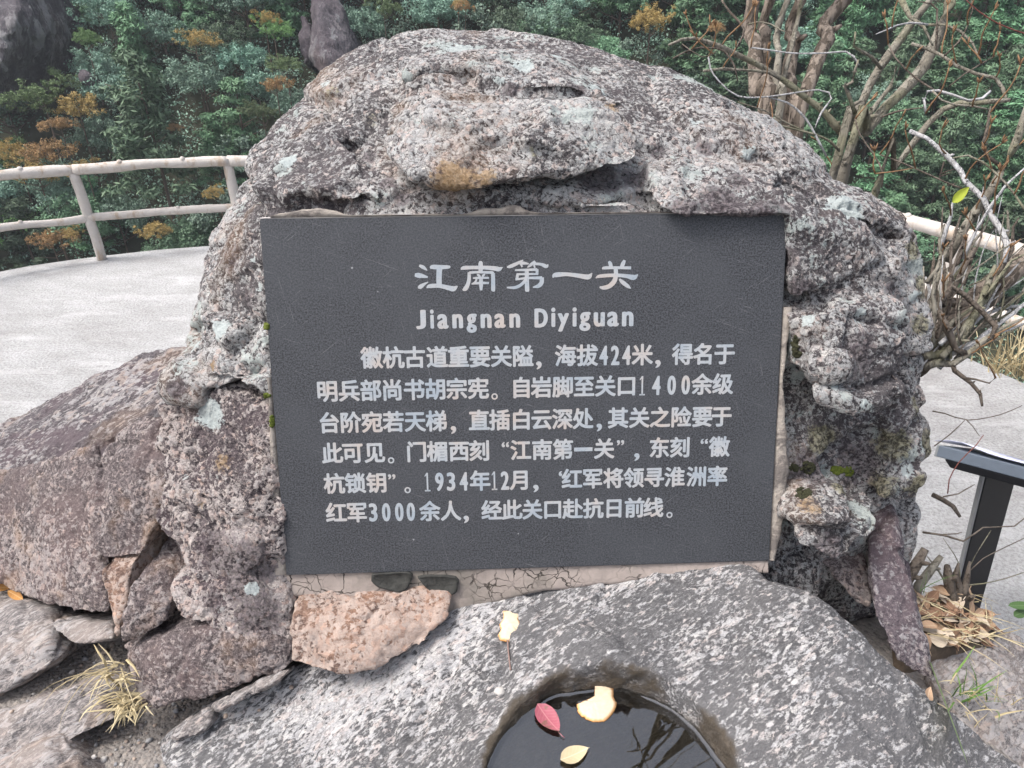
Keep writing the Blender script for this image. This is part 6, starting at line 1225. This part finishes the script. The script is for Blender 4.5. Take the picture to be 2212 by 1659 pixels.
CL = [(-20, 60, 100, 130), (715, 80, 60, 120), (655, 85, 18, 60), (178, 165, 18, 22)]
def hidden(u, v):
    ax_ = [(455, 560), (520, 400), (620, 280), (720, 190), (860, 105), (1000, 95), (1300, 135), (1480, 200), (1620, 300), (1800, 420), (1950, 520)]
    return 455 < u < 1950 and v > np.interp(u, [a for a, b in ax_], [b for a, b in ax_])
NAMES = {'bluegreen': ('broadleaf_tree', 'blue-green broadleaf tree'), 'dark': ('broadleaf_tree', 'dark green broadleaf tree'), 'bright': ('broadleaf_tree', 'fresh green broadleaf tree'), 'pine': ('pine_tree', 'dark feathery pine')}
cands = []; spare = []
y_ = 30.0
while y_ < 58:
    x_ = -60.0
    while x_ < 60:
        x = x_ + kr.uniform(-.8, .8); y = y_ + kr.uniform(-.7, .7); z = float(hill_z(np.array([x]), np.array([y]))[0]); u, v, t_ = project((x, y, z + 2.0))
        if -90 < u < 2300 and -70 < v < 900 and not hidden(u, v): cands.append((u, v, t_, x, y, z))
        elif v > -400: spare.append((x, y, z))
        x_ += 2.05
    y_ += 1.8
for u, v, t_, x, y, z in cands:
    if v > 700 or (v > 560 and u < 470): continue
    if any(abs(u - a) < c_ and abs(v - b) < d_ for a, b, c_, d_ in CL): continue
    if any(abs(u - a) < r_ * 1.25 and -r_ < v - b < 2.4 * r_ for a, b, r_ in placed): continue
    w_ = kr.random()
    if u > 1450: kind = 'pine' if w_ < .62 else ('dark' if w_ < .85 else 'bluegreen')
    elif u > 900: kind = 'dark' if w_ < .5 else ('bluegreen' if w_ < .85 else 'pine')
    else: kind = 'bluegreen' if w_ < .56 else ('dark' if w_ < .80 else ('pine' if w_ < .92 else 'bright'))
    zone = ('behind the bare branches at right' if v < 420 else 'beyond the platform edge at far right') if u > 1450 else ('beyond the top of the boulder' if u > 900 else ('near the left flank of the boulder' if u > 480 else ('above the white top rail' if v < 330 else ('seen between the two white rails' if v < 455 else 'seen under the lower white rail'))))
    nm, lb = NAMES[kind]; tree(nm, kind, (x, y, z - 0.4), kr.uniform(0.95, 1.4) * (1.0 if kind != 'pine' else 0.9), lb + ' ' + zone, lb + 's ' + zone)
print('TREES', len([o for o in SC.objects if o.name.endswith('tree') or '_tree.' in o.name]))
# low growth under the trees
n_u = 5200; rng = np.random.default_rng(5); ux = rng.uniform(-50, 50, n_u); uy = rng.uniform(28, 62, n_u); uz = hill_z(ux, uy) + .35
V_ = leaf_cloud(np.c_[ux, uy, uz], rng.uniform(.7, 1.6, n_u), 60, 0.085, 0.6, rng, 0.5)
o = link('undergrowth', qmesh('undergrowth', V_, np.arange(len(V_)).reshape(-1, 4)), KINDS['bluegreen'], smooth=False); tag(o, kind='stuff')

# the same wood goes on out of the photograph's sight: one leafy mass
rng = np.random.default_rng(9); cs, rs = [], []
for x, y, z in spare:
    s_ = rng.uniform(.95, 1.4); c0_ = np.array((x, y, z + 1.9 * s_))
    for k in range(26):
        d = rng.normal(size=3); d[2] = abs(d[2]) * .9 - .3; d /= np.linalg.norm(d); cs.append(c0_ + d * 1.4 * s_ * rng.uniform(.6, 1.1)); rs.append(rng.uniform(.35, .6))
if cs:
    V_ = leaf_cloud(cs, rs, 60, 0.085, 0.8, rng, 0.4); o = link('far_wood', qmesh('far_wood', V_, np.arange(len(V_)).reshape(-1, 4)), KINDS['bluegreen'], smooth=False); tag(o, kind='stuff')

# ------------------------------------------------------------------ the air of the gorge
zt = float(HZ.max()) + 12; bmh = MB(); bmh.box((0, 62, (zt - 34) / 2), 200, 160, zt + 34)
hz = bmh.build('haze', None, None, False); tag(hz, kind='stuff')
hm = bpy.data.materials.new('pale_air'); hm.use_nodes = True; hn = hm.node_tree.nodes; hn.remove(hn['Principled BSDF'])
pv = hn.new('ShaderNodeVolumePrincipled'); pv.inputs['Color'].default_value = (0.86, 0.92, 1.0, 1); pv.inputs['Density'].default_value = 0.0009; pv.inputs['Anisotropy'].default_value = 0.2
hm.node_tree.links.new(pv.outputs[0], hn['Material Output'].inputs['Volume']); hz.data.materials.append(hm)
